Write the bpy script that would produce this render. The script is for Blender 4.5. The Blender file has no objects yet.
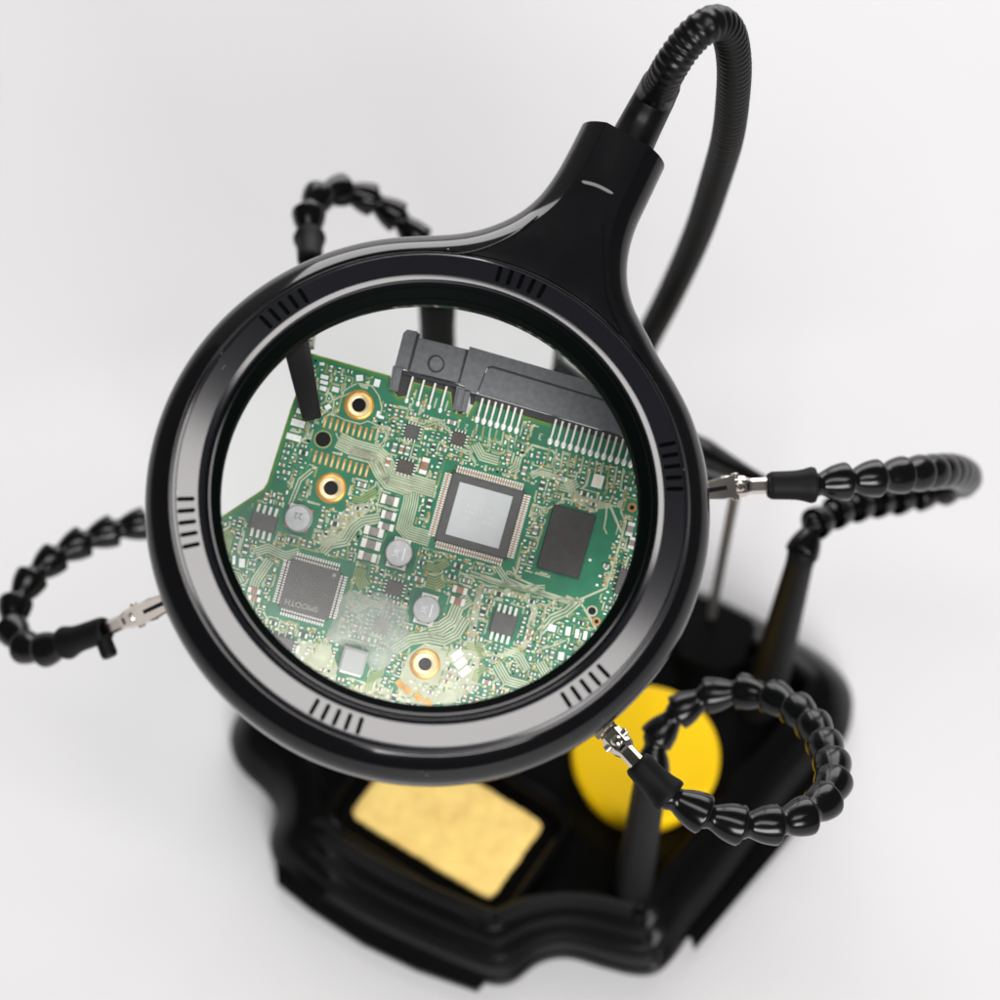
import bpy, bmesh, math, random
from mathutils import Vector, Matrix
from mathutils.geometry import tessellate_polygon
random.seed(11)
S = bpy.context.scene
C = S.collection
PI = math.pi
rad = math.radians

# ------------------------------------------------------------------ camera frame
PITCH = rad(59.0)
FPX = 2000.0                       # focal length in pixels of the 1000 px frame
CAM = Vector((0.0, -0.40, 0.643))
F = Vector((0, math.cos(PITCH), -math.sin(PITCH)))
U = Vector((0, math.sin(PITCH), math.cos(PITCH)))
R = Vector((1, 0, 0))

def ray(px, py):
    return F + R * ((px - 500) / FPX) + U * ((500 - py) / FPX)
def P(px, py, d):
    return CAM + ray(px, py) * d
def PZ(px, py, z):
    v = ray(px, py)
    return CAM + v * ((z - CAM.z) / v.z)
def PP(px, py, o, n):
    v = ray(px, py)
    return CAM + v * ((o - CAM).dot(n) / v.dot(n))
def proj(p):
    q = p - CAM
    d = q.dot(F)
    return 500 + FPX * q.dot(R) / d, 500 - FPX * q.dot(U) / d, d

# ------------------------------------------------------------------ materials
def nodes(name):
    m = bpy.data.materials.new(name)
    m.use_nodes = True
    nt = m.node_tree
    return m, nt, nt.nodes['Principled BSDF']

def mat(name, col, rough=0.5, metal=0.0, spec=0.5, var=0.0, vscale=400.0, bump=0.0, bscale=900.0, rvar=0.0, coat=0.0):
    m, nt, b = nodes(name)
    b.inputs['Base Color'].default_value = (*col, 1)
    b.inputs['Roughness'].default_value = rough
    b.inputs['Metallic'].default_value = metal
    b.inputs['Specular IOR Level'].default_value = spec
    b.inputs['Coat Weight'].default_value = coat
    tc = nt.nodes.new('ShaderNodeTexCoord')
    if var > 0:
        n = nt.nodes.new('ShaderNodeTexNoise'); n.inputs['Scale'].default_value = vscale; n.inputs['Detail'].default_value = 6
        nt.links.new(tc.outputs['Object'], n.inputs['Vector'])
        r = nt.nodes.new('ShaderNodeValToRGB')
        r.color_ramp.elements[0].position = 0.3; r.color_ramp.elements[1].position = 0.7
        r.color_ramp.elements[0].color = (*[max(0, c * (1 - var)) for c in col], 1)
        r.color_ramp.elements[1].color = (*[min(1, c * (1 + var)) for c in col], 1)
        nt.links.new(n.outputs['Fac'], r.inputs['Fac']); nt.links.new(r.outputs['Color'], b.inputs['Base Color'])
    if rvar > 0:
        n = nt.nodes.new('ShaderNodeTexNoise'); n.inputs['Scale'].default_value = vscale * 0.4; n.inputs['Detail'].default_value = 8
        nt.links.new(tc.outputs['Object'], n.inputs['Vector'])
        mr = nt.nodes.new('ShaderNodeMapRange')
        mr.inputs['From Min'].default_value = 0.3; mr.inputs['From Max'].default_value = 0.7
        mr.inputs['To Min'].default_value = max(0.02, rough - rvar); mr.inputs['To Max'].default_value = rough + rvar
        nt.links.new(n.outputs['Fac'], mr.inputs['Value']); nt.links.new(mr.outputs['Result'], b.inputs['Roughness'])
    if bump > 0:
        n = nt.nodes.new('ShaderNodeTexNoise'); n.inputs['Scale'].default_value = bscale; n.inputs['Detail'].default_value = 5
        nt.links.new(tc.outputs['Object'], n.inputs['Vector'])
        bp_ = nt.nodes.new('ShaderNodeBump'); bp_.inputs['Strength'].default_value = bump; bp_.inputs['Distance'].default_value = 0.0006
        nt.links.new(n.outputs['Fac'], bp_.inputs['Height']); nt.links.new(bp_.outputs['Normal'], b.inputs['Normal'])
    return m

def dusty(m, amount=0.5, scale=900.0):
    """tiny dust specks and scuffs on black plastic"""
    nt = m.node_tree; b = nt.nodes['Principled BSDF']
    tc = nt.nodes.new('ShaderNodeTexCoord')
    v = nt.nodes.new('ShaderNodeTexVoronoi'); v.inputs['Scale'].default_value = scale; v.inputs['Randomness'].default_value = 1
    nt.links.new(tc.outputs['Object'], v.inputs['Vector'])
    n = nt.nodes.new('ShaderNodeTexNoise'); n.inputs['Scale'].default_value = scale * 0.12
    nt.links.new(tc.outputs['Object'], n.inputs['Vector'])
    a = nt.nodes.new('ShaderNodeMath'); a.operation = 'LESS_THAN'; a.inputs[1].default_value = 0.13
    nt.links.new(v.outputs['Distance'], a.inputs[0])
    g = nt.nodes.new('ShaderNodeMath'); g.operation = 'GREATER_THAN'; g.inputs[1].default_value = 0.66
    nt.links.new(n.outputs['Fac'], g.inputs[0])
    k = nt.nodes.new('ShaderNodeMath'); k.operation = 'MULTIPLY'
    nt.links.new(a.outputs[0], k.inputs[0]); nt.links.new(g.outputs[0], k.inputs[1])
    k2 = nt.nodes.new('ShaderNodeMath'); k2.operation = 'MULTIPLY'; k2.inputs[1].default_value = amount
    nt.links.new(k.outputs[0], k2.inputs[0])
    mx = nt.nodes.new('ShaderNodeMix'); mx.data_type = 'RGBA'
    col = b.inputs['Base Color'].default_value[:]
    mx.inputs[6].default_value = col; mx.inputs[7].default_value = (0.35, 0.34, 0.33, 1)
    nt.links.new(k2.outputs[0], mx.inputs[0]); nt.links.new(mx.outputs[2], b.inputs['Base Color'])
    return m

M = {}
M['table'] = mat('table', (0.595, 0.592, 0.597), 0.6, spec=0.3, var=0.012, vscale=3)
M['gloss_black'] = dusty(mat('gloss_black', (0.002, 0.002, 0.0025), 0.08, spec=0.42), 0.5, 700)
M['cover_black'] = dusty(mat('cover_black', (0.004, 0.004, 0.006), 0.11, spec=0.85), 0.5, 800)
M['panel_black'] = dusty(mat('panel_black', (0.003, 0.003, 0.0036), 0.22, spec=0.4, rvar=0.06, vscale=150), 0.5, 600)
M['well_black'] = mat('well_black', (0.001, 0.002, 0.0018), 0.55, spec=0.02)
M['base_black'] = mat('base_black', (0.002, 0.002, 0.002), 0.27, spec=0.15, bump=0.05, bscale=1500)
M['arm_black'] = mat('arm_black', (0.0025, 0.0025, 0.0025), 0.19, spec=0.28, rvar=0.04, vscale=500)
M['boot_black'] = mat('boot_black', (0.003, 0.003, 0.003), 0.55, spec=0.13)
M['neck_black'] = mat('neck_black', (0.0025, 0.0025, 0.0025), 0.30, spec=0.22)
M['nickel'] = mat('nickel', (0.68, 0.62, 0.56), 0.2, metal=1.0, rvar=0.06, vscale=300)
M['rod'] = mat('rod', (0.16, 0.155, 0.15), 0.35, metal=0.6)
M['sponge'] = mat('sponge', (0.98, 0.67, 0.22), 0.9, spec=0.1, var=0.10, vscale=200, bump=0.9, bscale=700)
M['yellow'] = mat('yellow', (0.88, 0.55, 0.002), 0.5, spec=0.2)
M['mask'] = mat('mask', (0.022, 0.180, 0.095), 0.30, spec=0.35, var=0.22, vscale=130)
M['mask_edge'] = mat('mask_edge', (0.035, 0.20, 0.045), 0.35, spec=0.5, var=0.15, vscale=150)
M['laminate'] = mat('laminate', (0.30, 0.34, 0.04), 0.6, var=0.3, vscale=300)
M['trace'] = mat('trace', (0.47, 0.50, 0.35), 0.34, spec=0.5, var=0.22, vscale=260)
M['pour'] = mat('pour', (0.40, 0.43, 0.30), 0.34, spec=0.5, var=0.10, vscale=260)
M['trace_dark'] = mat('trace_dark', (0.09, 0.24, 0.12), 0.34, spec=0.5)
M['olive'] = mat('olive', (0.27, 0.31, 0.11), 0.36, spec=0.5, var=0.15, vscale=400)
M['solder'] = mat('solder', (0.90, 0.88, 0.86), 0.38, metal=0.1, spec=0.6, var=0.12, vscale=900)
M['pin'] = mat('pin', (0.90, 0.86, 0.81), 0.32, metal=0.2, spec=0.6)
M['gold'] = mat('gold', (0.70, 0.36, 0.075), 0.34, metal=0.5, var=0.35, vscale=300)
M['gold_pale'] = mat('gold_pale', (0.80, 0.62, 0.36), 0.35, metal=0.4, var=0.1, vscale=500)
M['copper'] = mat('copper', (0.50, 0.24, 0.08), 0.4, metal=0.4)
M['via'] = mat('via', (0.52, 0.30, 0.09), 0.4, metal=0.3)
M['hole'] = mat('hole', (0.004, 0.004, 0.005), 0.8, spec=0.1)
M['chip'] = mat('chip', (0.075, 0.073, 0.07), 0.5, spec=0.4, var=0.12, vscale=500, bump=0.15, bscale=6000)
M['chip_dark'] = mat('chip_dark', (0.045, 0.043, 0.041), 0.55, spec=0.3, var=0.14, vscale=500, bump=0.15, bscale=6000)
M['chip_brown'] = mat('chip_brown', (0.075, 0.06, 0.05), 0.55, spec=0.35, var=0.14, vscale=500, bump=0.15, bscale=6000)
M['chip_text'] = mat('chip_text', (0.30, 0.29, 0.22), 0.55)
M['slug'] = mat('slug', (0.52, 0.53, 0.54), 0.38, metal=0.15, var=0.04, vscale=200)
M['slug_mark'] = mat('slug_mark', (0.60, 0.60, 0.61), 0.3)
M['can'] = mat('can', (0.50, 0.50, 0.51), 0.4, metal=0.25, var=0.10, vscale=600)
M['can_dull'] = mat('can_dull', (0.36, 0.37, 0.36), 0.5, spec=0.3)
M['can_mark'] = mat('can_mark', (0.80, 0.80, 0.80), 0.4)
M['can_dark'] = mat('can_dark', (0.17, 0.18, 0.18), 0.4)
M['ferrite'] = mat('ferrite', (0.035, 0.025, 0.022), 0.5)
M['mlcc'] = mat('mlcc', (0.26, 0.24, 0.22), 0.4, var=0.2, vscale=800)
M['mlcc_brown'] = mat('mlcc_brown', (0.34, 0.17, 0.10), 0.4, var=0.2, vscale=800)
M['resistor'] = mat('resistor', (0.03, 0.03, 0.035), 0.35)
M['socket'] = mat('socket', (0.15, 0.152, 0.162), 0.5, spec=0.4, var=0.16, vscale=700, bump=0.3, bscale=4000)
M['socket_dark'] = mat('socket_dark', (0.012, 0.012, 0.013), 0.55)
M['silk'] = mat('silk', (0.50, 0.55, 0.36), 0.5)
M['lens_white'] = mat('lens_white', (0.85, 0.80, 0.66), 0.3)

def glue_mat():
    m, nt, b = nodes('gel')
    b.inputs['Base Color'].default_value = (0.56, 0.585, 0.53, 1); b.inputs['Roughness'].default_value = 0.38; b.inputs['Specular IOR Level'].default_value = 0.3
    tc = nt.nodes.new('ShaderNodeTexCoord'); n = nt.nodes.new('ShaderNodeTexNoise'); n.inputs['Scale'].default_value = 220
    nt.links.new(tc.outputs['Object'], n.inputs['Vector'])
    mr = nt.nodes.new('ShaderNodeMapRange'); mr.inputs['To Min'].default_value = 0.30; mr.inputs['To Max'].default_value = 0.52
    mr.inputs['From Min'].default_value = 0.3; mr.inputs['From Max'].default_value = 0.7
    nt.links.new(n.outputs['Fac'], mr.inputs['Value']); nt.links.new(mr.outputs['Result'], b.inputs['Alpha'])
    return m
M['gel'] = glue_mat()

def lens_mat():
    m = bpy.data.materials.new('lens_glass'); m.use_nodes = True
    nt = m.node_tree; nt.nodes.clear()
    out = nt.nodes.new('ShaderNodeOutputMaterial')
    tr = nt.nodes.new('ShaderNodeBsdfTransparent'); tr.inputs['Color'].default_value = (0.985, 0.995, 0.99, 1)
    gl = nt.nodes.new('ShaderNodeBsdfGlossy'); gl.inputs['Roughness'].default_value = 0.16; gl.inputs['Color'].default_value = (1, 1, 1, 1)
    fr = nt.nodes.new('ShaderNodeFresnel'); fr.inputs['IOR'].default_value = LENS_IOR
    mx = nt.nodes.new('ShaderNodeMixShader')
    nt.links.new(fr.outputs[0], mx.inputs[0]); nt.links.new(tr.outputs[0], mx.inputs[1]); nt.links.new(gl.outputs[0], mx.inputs[2])
    nt.links.new(mx.outputs[0], out.inputs['Surface'])
    return m
LENS_IOR = 1.27
M['lens'] = lens_mat()

# ------------------------------------------------------------------ object helpers
def obj(name, bm, mats, parent=None, mw=None, smooth=False, loc=None):
    me = bpy.data.meshes.new(name)
    bmesh.ops.recalc_face_normals(bm, faces=bm.faces)
    bm.to_mesh(me); bm.free()
    for mm in (mats if isinstance(mats, (list, tuple)) else [mats]):
        me.materials.append(mm)
    if smooth:
        for p in me.polygons: p.use_smooth = True
        if smooth is not True:
            try: me.set_sharp_from_angle(angle=rad(smooth))
            except Exception: pass
    o = bpy.data.objects.new(name, me); C.objects.link(o)
    if mw is not None: o.matrix_world = mw
    if parent is not None: o.parent = parent
    return o

def thing(name, label, cat, loc):
    o = bpy.data.objects.new(name, None); C.objects.link(o)
    o.location = loc; o['label'] = label; o['category'] = cat; o.empty_display_size = 0.02
    return o

def lathe(bm, prof, mw=Matrix(), seg=32, closed=False, a0=0, mi=0):
    rings = []
    for (r, z) in prof:
        if r < 1e-9:
            rings.append([bm.verts.new(mw @ Vector((0, 0, z)))])
        else:
            rings.append([bm.verts.new(mw @ Vector((r * math.cos(a0 + 2 * PI * k / seg), r * math.sin(a0 + 2 * PI * k / seg), z))) for k in range(seg)])
    pairs = list(zip(rings, rings[1:]))
    if closed: pairs.append((rings[-1], rings[0]))
    for a, b in pairs:
        for k in range(seg):
            k2 = (k + 1) % seg
            if len(a) == 1 and len(b) == 1: continue
            if len(a) == 1: f = (a[0], b[k], b[k2])
            elif len(b) == 1: f = (a[k], b[0], a[k2])
            else: f = (a[k], b[k], b[k2], a[k2])
            try: bm.faces.new(f).material_index = mi
            except ValueError: pass

def box(bm, c, s, mw=Matrix(), bev=0.0, mi=0, top=1.0):
    """box centred c, size s; top<1 tapers the upper face; bev>0 chamfers the top edges"""
    x, y, z = s[0] / 2, s[1] / 2, s[2] / 2
    lev = [(-z, 0, 1.0)]
    if bev > 0: lev += [(z - bev, 0, top), (z, bev, top)]
    else: lev += [(z, 0, top)]
    rings = []
    for (h, ins, t) in lev:
        rings.append([bm.verts.new(mw @ Vector((c[0] + sx * (x * t - ins), c[1] + sy * (y * t - ins), c[2] + h))) for sx, sy in ((-1, -1), (1, -1), (1, 1), (-1, 1))])
    fs = [rings[0][::-1], rings[-1]]
    for a, b in zip(rings, rings[1:]):
        for k in range(4):
            fs.append((a[k], a[(k + 1) % 4], b[(k + 1) % 4], b[k]))
    for f in fs:
        bm.faces.new(f).material_index = mi

def prism(bm, pts, z0, z1, mi=0, mi_side=None, bev=0.0):
    n = len(pts)
    a = [bm.verts.new((p[0], p[1], z0)) for p in pts]
    b = [bm.verts.new((p[0], p[1], z1)) for p in pts]
    tri = tessellate_polygon([[Vector((p[0], p[1], 0)) for p in pts]])
    for t in tri:
        bm.faces.new([b[i] for i in t]).material_index = mi
        bm.faces.new([a[i] for i in t][::-1]).material_index = mi
    for k in range(n):
        bm.faces.new((a[k], a[(k + 1) % n], b[(k + 1) % n], b[k])).material_index = mi if mi_side is None else mi_side

def catmull(pts, n=12, closed=False):
    out = []
    m = len(pts)
    rng = range(m) if closed else range(m - 1)
    for i in rng:
        if closed:
            p0, p1, p2, p3 = pts[(i - 1) % m], pts[i], pts[(i + 1) % m], pts[(i + 2) % m]
        else:
            p1, p2 = pts[i], pts[i + 1]
            p0 = pts[i - 1] if i > 0 else p1 * 2 - p2
            p3 = pts[i + 2] if i + 2 < m else p2 * 2 - p1
        for k in range(n):
            t = k / n
            out.append(0.5 * ((2 * p1) + (p2 - p0) * t + (2 * p0 - 5 * p1 + 4 * p2 - p3) * t * t + (3 * p1 - p0 - 3 * p2 + p3) * t ** 3))
    if not closed: out.append(pts[-1].copy())
    return out

def resample(path, step, closed=False):
    pts = list(path) + ([path[0]] if closed else [])
    L = [0.0]
    for a, b in zip(pts, pts[1:]): L.append(L[-1] + (b - a).length)
    n = max(2, int(round(L[-1] / step)))
    out = []; j = 0
    for k in range(n + (0 if closed else 1)):
        s = L[-1] * k / n
        while j < len(L) - 2 and L[j + 1] < s: j += 1
        t = 0 if L[j + 1] == L[j] else (s - L[j]) / (L[j + 1] - L[j])
        out.append(pts[j].lerp(pts[j + 1], min(1, max(0, t))))
    return out

def tube(bm, path, rfun, seg=20, mi=0, caps=True):
    n = len(path)
    T = []
    for i in range(n):
        T.append((path[min(i + 1, n - 1)] - path[max(i - 1, 0)]).normalized())
    u = T[0].orthogonal().normalized()
    rings = []
    for i in range(n):
        u = (u - T[i] * u.dot(T[i])).normalized()
        v = T[i].cross(u)
        r = rfun(i) if callable(rfun) else rfun
        rings.append([bm.verts.new(path[i] + (u * math.cos(2 * PI * k / seg) + v * math.sin(2 * PI * k / seg)) * r) for k in range(seg)])
    for a, b in zip(rings, rings[1:]):
        for k in range(seg):
            bm.faces.new((a[k], a[(k + 1) % seg], b[(k + 1) % seg], b[k])).material_index = mi
    if caps:
        bm.faces.new(rings[0][::-1]).material_index = mi; bm.faces.new(rings[-1]).material_index = mi

def frame_to(p, d, up=None):
    """matrix with origin p and local z along d; local y near `up`"""
    z = d.normalized()
    up = up or -F
    x = up.cross(z)
    if x.length < 1e-6: x = z.orthogonal()
    x.normalize(); y = z.cross(x)
    m = Matrix((x, y, z)).transposed().to_4x4(); m.translation = p
    return m

# ------------------------------------------------------------------ the surface
bm = bmesh.new()
xs = 3.0
rows = [(-2.0, 0), (1.1, 0)] + [(1.1 + 1.8 * math.sin(a * PI / 24), 1.8 - 1.8 * math.cos(a * PI / 24)) for a in range(1, 13)] + [(2.9, 3.6)]
vv = [[bm.verts.new((x, y, z)) for x in (-xs, xs)] for y, z in rows]
for a, b in zip(vv, vv[1:]): bm.faces.new((a[0], a[1], b[1], b[0]))
bd = obj('backdrop', bm, M['table'], smooth=True)
bd['kind'] = 'structure'; bd['label'] = 'seamless pale grey paper under the soldering stand'; bd['category'] = 'backdrop'

# ------------------------------------------------------------------ the station
base_c = PZ(540, 760, 0)
station = thing('soldering_stand', 'black soldering stand with ring magnifier on a gooseneck and four jointed clip arms', 'soldering stand', base_c)
bpy.context.view_layer.update()
def sobj(name, bm, mats, parent=None, smooth=False):
    """mesh whose vertices are in world coordinates, parented to the stand or one of its parts"""
    par = parent or station
    o = obj(name, bm, mats, None, None, smooth)
    if par is station:
        o.parent = par; o.matrix_parent_inverse = Matrix.Translation(-base_c)
    else:
        o.parent = par; o.matrix_parent_inverse = Matrix()
    return o

# base plate -----------------------------------------------------------------
sil = [(231, 735), (233, 755), (243, 771), (260, 787), (272, 802), (276, 818), (271, 836), (271, 852), (280, 868), (308, 893), (360, 926), (420, 955),
       (475, 978), (497, 984), (515, 980), (540, 962), (568, 957), (605, 967), (636, 974), (658, 971), (676, 954), (693, 930),
       (730, 884), (781, 816), (828, 758), (846, 738), (852, 712), (850, 692), (840, 675), (822, 659), (788, 638), (756, 620), (715, 600),
       (690, 590), (640, 566), (580, 540), (535, 522), (512, 512), (492, 516), (470, 532), (440, 534), (412, 528), (392, 540), (350, 588), (300, 645), (262, 690), (240, 714)]
cont = [PZ(x, y, 0.002) for x, y in sil]
cont = resample(catmull(cont, 8, True), 0.0016, True)
cont = [Vector((p.x, p.y, 0)) for p in cont]
def area(c): return sum(a.x * b.y - b.x * a.y for a, b in zip(c, c[1:] + c[:1]))
if area(cont) < 0: cont.reverse()
def inset(c, d):
    steps = max(1, int(abs(d) / 0.0005 + 0.999)); h = d / steps
    for _ in range(steps):
        n = len(c); new = []
        for i in range(n):
            t = (c[(i + 2) % n] - c[i - 2]); t.z = 0; t.normalize()
            new.append(c[i] + Vector((-t.y, t.x, 0)) * h)
        c = [(new[i - 1] + new[i] * 2 + new[(i + 1) % n]) / 4 for i in range(n)]
    return c
levels = [(0, 0.0), (0, 0.004), (0.0012, 0.0055), (0.0038, 0.006), (0.0045, 0.0085), (0.0060, 0.0100), (0.0085, 0.0102), (0.0092, 0.0130), (0.0105, 0.0145), (0.0130, 0.0147),
          (0.0138, 0.0175), (0.0150, 0.0192), (0.0172, 0.0196), (0.0185, 0.0185), (0.0192, 0.0130), (0.0205, 0.0118)]
bm = bmesh.new(); rings = []; cur = cont; last = 0
nC = len(cont)
fw = []
for k in range(nC):
    t = (cont[(k + 6) % nC] - cont[k - 6]).normalized(); fw.append(min(1, max(0, (t.x - 0.62) / 0.22)))   # outward normal is (t.y, -t.x)
for _ in range(12): fw = [(fw[k - 1] + fw[k] * 2 + fw[(k + 1) % nC]) / 4 for k in range(nC)]
def plain_z(d, z):
    if d <= 0.0: return z
    if d < 0.0175: return 0.004 + 0.0156 * math.sin(min(1, d / 0.0165) * PI / 2) ** 0.8
    return z
for ins, z in levels:
    if ins > last: cur = inset(cur, ins - last); last = ins
    rings.append([bm.verts.new((p.x, p.y, z * fw[k] + plain_z(ins, z) * (1 - fw[k]))) for k, p in enumerate(cur)])
n = len(cont)
for a, b in zip(rings, rings[1:]):
    for k in range(n): bm.faces.new((a[k], a[(k + 1) % n], b[(k + 1) % n], b[k]))
for t in tessellate_polygon([[v.co for v in rings[-1]]]): bm.faces.new([rings[-1][i] for i in t])
for t in tessellate_polygon([[Vector((v.co.x, v.co.y, 0)) for v in rings[0]]]): bm.faces.new([rings[0][i] for i in t][::-1])
base = sobj('base', bm, M['base_black'], smooth=35)
# straight foot strips that stick out along two sides
def strip(p0, p1, w, h):
    a, b = PZ(*p0, 0), PZ(*p1, 0); d = (b - a); L = d.length; d.normalize()
    m = Matrix((d, Vector((-d.y, d.x, 0)), Vector((0, 0, 1)))).transposed().to_4x4(); m.translation = (a + b) / 2 + Vector((0, 0, h / 2))
    b_ = bmesh.new(); box(b_, (0, 0, 0), (L, w, h), m, bev=0.001)
    return b_
for poly in ([(277, 866), (278, 886), (309, 911), (362, 946), (416, 972), (477, 993), (485, 985), (483, 960), (380, 905)], [(688, 935), (695, 951), (720, 921), (785, 845), (840, 775), (825, 755)]):
    bm = bmesh.new()
    pts = [PZ(x, y, 0) for x, y in poly]
    if area(pts) < 0: pts.reverse()
    prism(bm, [(p.x, p.y) for p in pts], 0.0003, 0.0036)
    sobj('foot', bm, M['base_black'], base)
# sponge tray walls (low rim round the sponge)
SPZ = 0.0165
sp = [PZ(x, y, SPZ) for x, y in [(350, 812), (490, 899), (544, 822), (404, 735)]]
ctr = sum(sp, Vector()) / 4
def rounded(pts, grow, r, nseg=5):
    out = []; n = len(pts); c = sum(pts, Vector()) / n
    q = []
    for i in range(n):
        e1 = (pts[i] - pts[i - 1]).normalized(); e2 = (pts[(i + 1) % n] - pts[i]).normalized()
        n1 = Vector((e1.y, -e1.x, 0)); n2 = Vector((e2.y, -e2.x, 0))
        if n1.dot(pts[i] - c) < 0: n1 = -n1
        if n2.dot(pts[i] - c) < 0: n2 = -n2
        q.append(pts[i] + (n1 + n2) * (grow / (1 + n1.dot(n2))))
    for i in range(n):
        a = (q[i - 1] - q[i]).normalized(); b = (q[(i + 1) % n] - q[i]).normalized()
        p1, p2 = q[i] + a * r, q[i] + b * r
        for k in range(nseg + 1):
            t = k / nseg
            out.append(p1 * (1 - t) ** 2 + q[i] * 2 * t * (1 - t) + p2 * t * t)
    return out
bm = bmesh.new(); rs = []
for g, z in ((0.010, 0.0119), (0.0095, 0.0165), (0.0085, 0.0175), (0.0068, 0.0175), (0.0058, 0.0165), (0.005, 0.0119)):
    rs.append([bm.verts.new((p.x, p.y, z)) for p in rounded(sp, g, 0.008)])
for a, b in zip(rs, rs[1:]):
    for k in range(len(a)): bm.faces.new((a[k], a[(k + 1) % len(a)], b[(k + 1) % len(a)], b[k]))
sobj('sponge_tray', bm, M['base_black'], base, smooth=40)

# sponge ----------------------------------------------------------------------
spr = thing('sponge', 'rectangular pale yellow sponge lying in the tray of the black base', 'sponge', Vector((ctr.x, ctr.y, 0.0122)))
bm = bmesh.new(); rs = []
for g, z in ((-0.0016, 0.0), (0.0, 0.0010), (0.0, SPZ - 0.0122 - 0.0012), (-0.0006, SPZ - 0.0122 - 0.0004), (-0.0016, SPZ - 0.0122)):
    loop = rounded(sp, g, 0.0028, 5); loop2 = []
    for i, p in enumerate(loop):
        q = loop[(i + 1) % len(loop)]
        m_ = max(1, int((q - p).length / 0.0012))
        for k in range(m_): loop2.append(p.lerp(q, k / m_))
    rs.append(loop2)
N = min(len(l) for l in rs)
zs = (0.0, 0.0010, SPZ - 0.0122 - 0.0012, SPZ - 0.0122 - 0.0004, SPZ - 0.0122)
base_loop = rs[2]
def jit(i): return 0.0001 * math.sin(i * 1.7) + 0.00014 * math.sin(i * 0.61 + 1) + random.uniform(-.00012, .00012)
J = [jit(i) for i in range(len(base_loop))]
vr = []
for g, z in zip((0.9965, 1.0, 1.0, 0.985, 0.955), zs):
    ring = []
    for i, p in enumerate(base_loop):
        d = (p - ctr); dn = d.normalized()
        q = ctr + d * 1.0 - dn * (1 - g) * 0.045 + dn * J[i]
        ring.append(bm.verts.new((q.x - ctr.x, q.y - ctr.y, z)))
    vr.append(ring)
for a, b in zip(vr, vr[1:]):
    for k in range(len(a)): bm.faces.new((a[k], a[(k + 1) % len(a)], b[(k + 1) % len(a)], b[k]))
# gently uneven top
prev = vr[-1]
for s_ in (0.85, 0.65, 0.45, 0.25, 0.1):
    ring = [bm.verts.new((v.co.x * s_, v.co.y * s_, zs[-1] + random.uniform(-.00012, .00012))) for v in vr[-1]]
    for k in range(len(ring)): bm.faces.new((prev[k], prev[(k + 1) % len(ring)], ring[(k + 1) % len(ring)], ring[k]))
    prev = ring
bm.faces.new(prev)
bm.faces.new(vr[0][::-1])
so = obj('sponge_block', bm, M['sponge'], spr, smooth=50)

# yellow tip cleaner ----------------------------------------------------------
YT = 0.030
yc = PZ(646, 751, YT)
yr = 75 * proj(yc)[2] / FPX
tip = thing('tip_cleaner', 'round bright yellow tip cleaner cup standing on the black base', 'tip cleaner', Vector((yc.x, yc.y, 0.0121)))
bm = bmesh.new()
h = YT - 0.0121
lathe(bm, [(0, 0), (yr * 0.86, 0), (yr * 0.89, 0.0008), (yr * 0.97, h * 0.6), (yr, h - 0.004), (yr * 0.992, h - 0.0016), (yr * 0.965, h - 0.0003), (yr * 0.93, h), (yr * 0.80, h - 0.0003), (yr * 0.5, h - 0.0007), (0, h - 0.0009)], seg=72)
obj('cup', bm, M['yellow'], tip, smooth=40)

# ------------------------------------------------------------------ magnifier
KR = 0.465 / FPX * 1.034
RC = P(433.5, 493, 0.465)
nrm = (-F + U * math.tan(rad(15.0)) + R * math.tan(rad(6.0))).normalized()
rx = (R - nrm * R.dot(nrm)).normalized(); ry = nrm.cross(rx)
RM = Matrix((rx, ry, nrm)).transposed().to_4x4(); RM.translation = RC
RMi = RM.inverted()
def rl(px, py, z):   # pixel -> ring-local px units on plane z (px units)
    p = RMi @ PP(px, py, RC + nrm * z * KR, nrm)
    return Vector((p.x / KR, p.y / KR, 0))
def rw(x, y, z): return RM @ Vector((x * KR, y * KR, z * KR))
RO = 278.0
lp = [rl(x, y, -28) for x, y in [(582, 124), (571, 146), (556, 173), (538, 197), (515, 215), (485, 228), (455, 234)]]
rp = [rl(x, y, -28) for x, y in [(673, 379), (661, 360), (647, 333), (634, 308), (628, 283), (629, 255), (636, 228), (649, 200), (665, 166)]]
aL = math.atan2(lp[-1].y, lp[-1].x) + rad(9); aR = math.atan2(rp[0].y, rp[0].x) - rad(7) + 2 * PI
arc = [Vector((RO * math.cos(aL + (aR - aL) * k / 60), RO * math.sin(aL + (aR - aL) * k / 60), 0)) for k in range(61)]
oc = resample(catmull(lp + arc + rp, 8), 4.0)
# light smoothing at the joints, ring part pulled back to its circle
for _ in range(6):
    oc = [oc[0]] + [(oc[i - 1] + oc[i] * 2 + oc[i + 1]) / 4 for i in range(1, len(oc) - 1)] + [oc[-1]]
nO = len(oc)
nor = []
for i in range(nO):
    t = (oc[min(i + 2, nO - 1)] - oc[max(i - 2, 0)]).normalized()
    nor.append(Vector((-t.y, t.x, 0)))      # contour runs counter-clockwise: inward
def ins(d): return [oc[i] + nor[i] * d for i in range(nO)]
bm = bmesh.new()
prof = [(10, -62), (4, -60), (1, -54), (0, -44), (0, -33), (0.8, -27), (3.0, -21), (6.5, -15.5), (11, -10.5), (16, -6.3), (20.5, -3.2), (23.2, -1.5), (24.0, -1.0)]
rr = []
for d, z in prof: rr.append([bm.verts.new(rw(p.x, p.y, z)) for p in ins(d)])
for a, b in zip(rr, rr[1:]):
    for k in range(nO - 1): bm.faces.new((a[k], a[k + 1], b[k + 1], b[k]))
# flat handle end
endl = [r[0] for r in rr]; endr = [r[-1] for r in rr]
for k in range(len(endl) - 1): bm.faces.new((endl[k], endl[k + 1], endr[k + 1], endr[k]))
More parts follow.
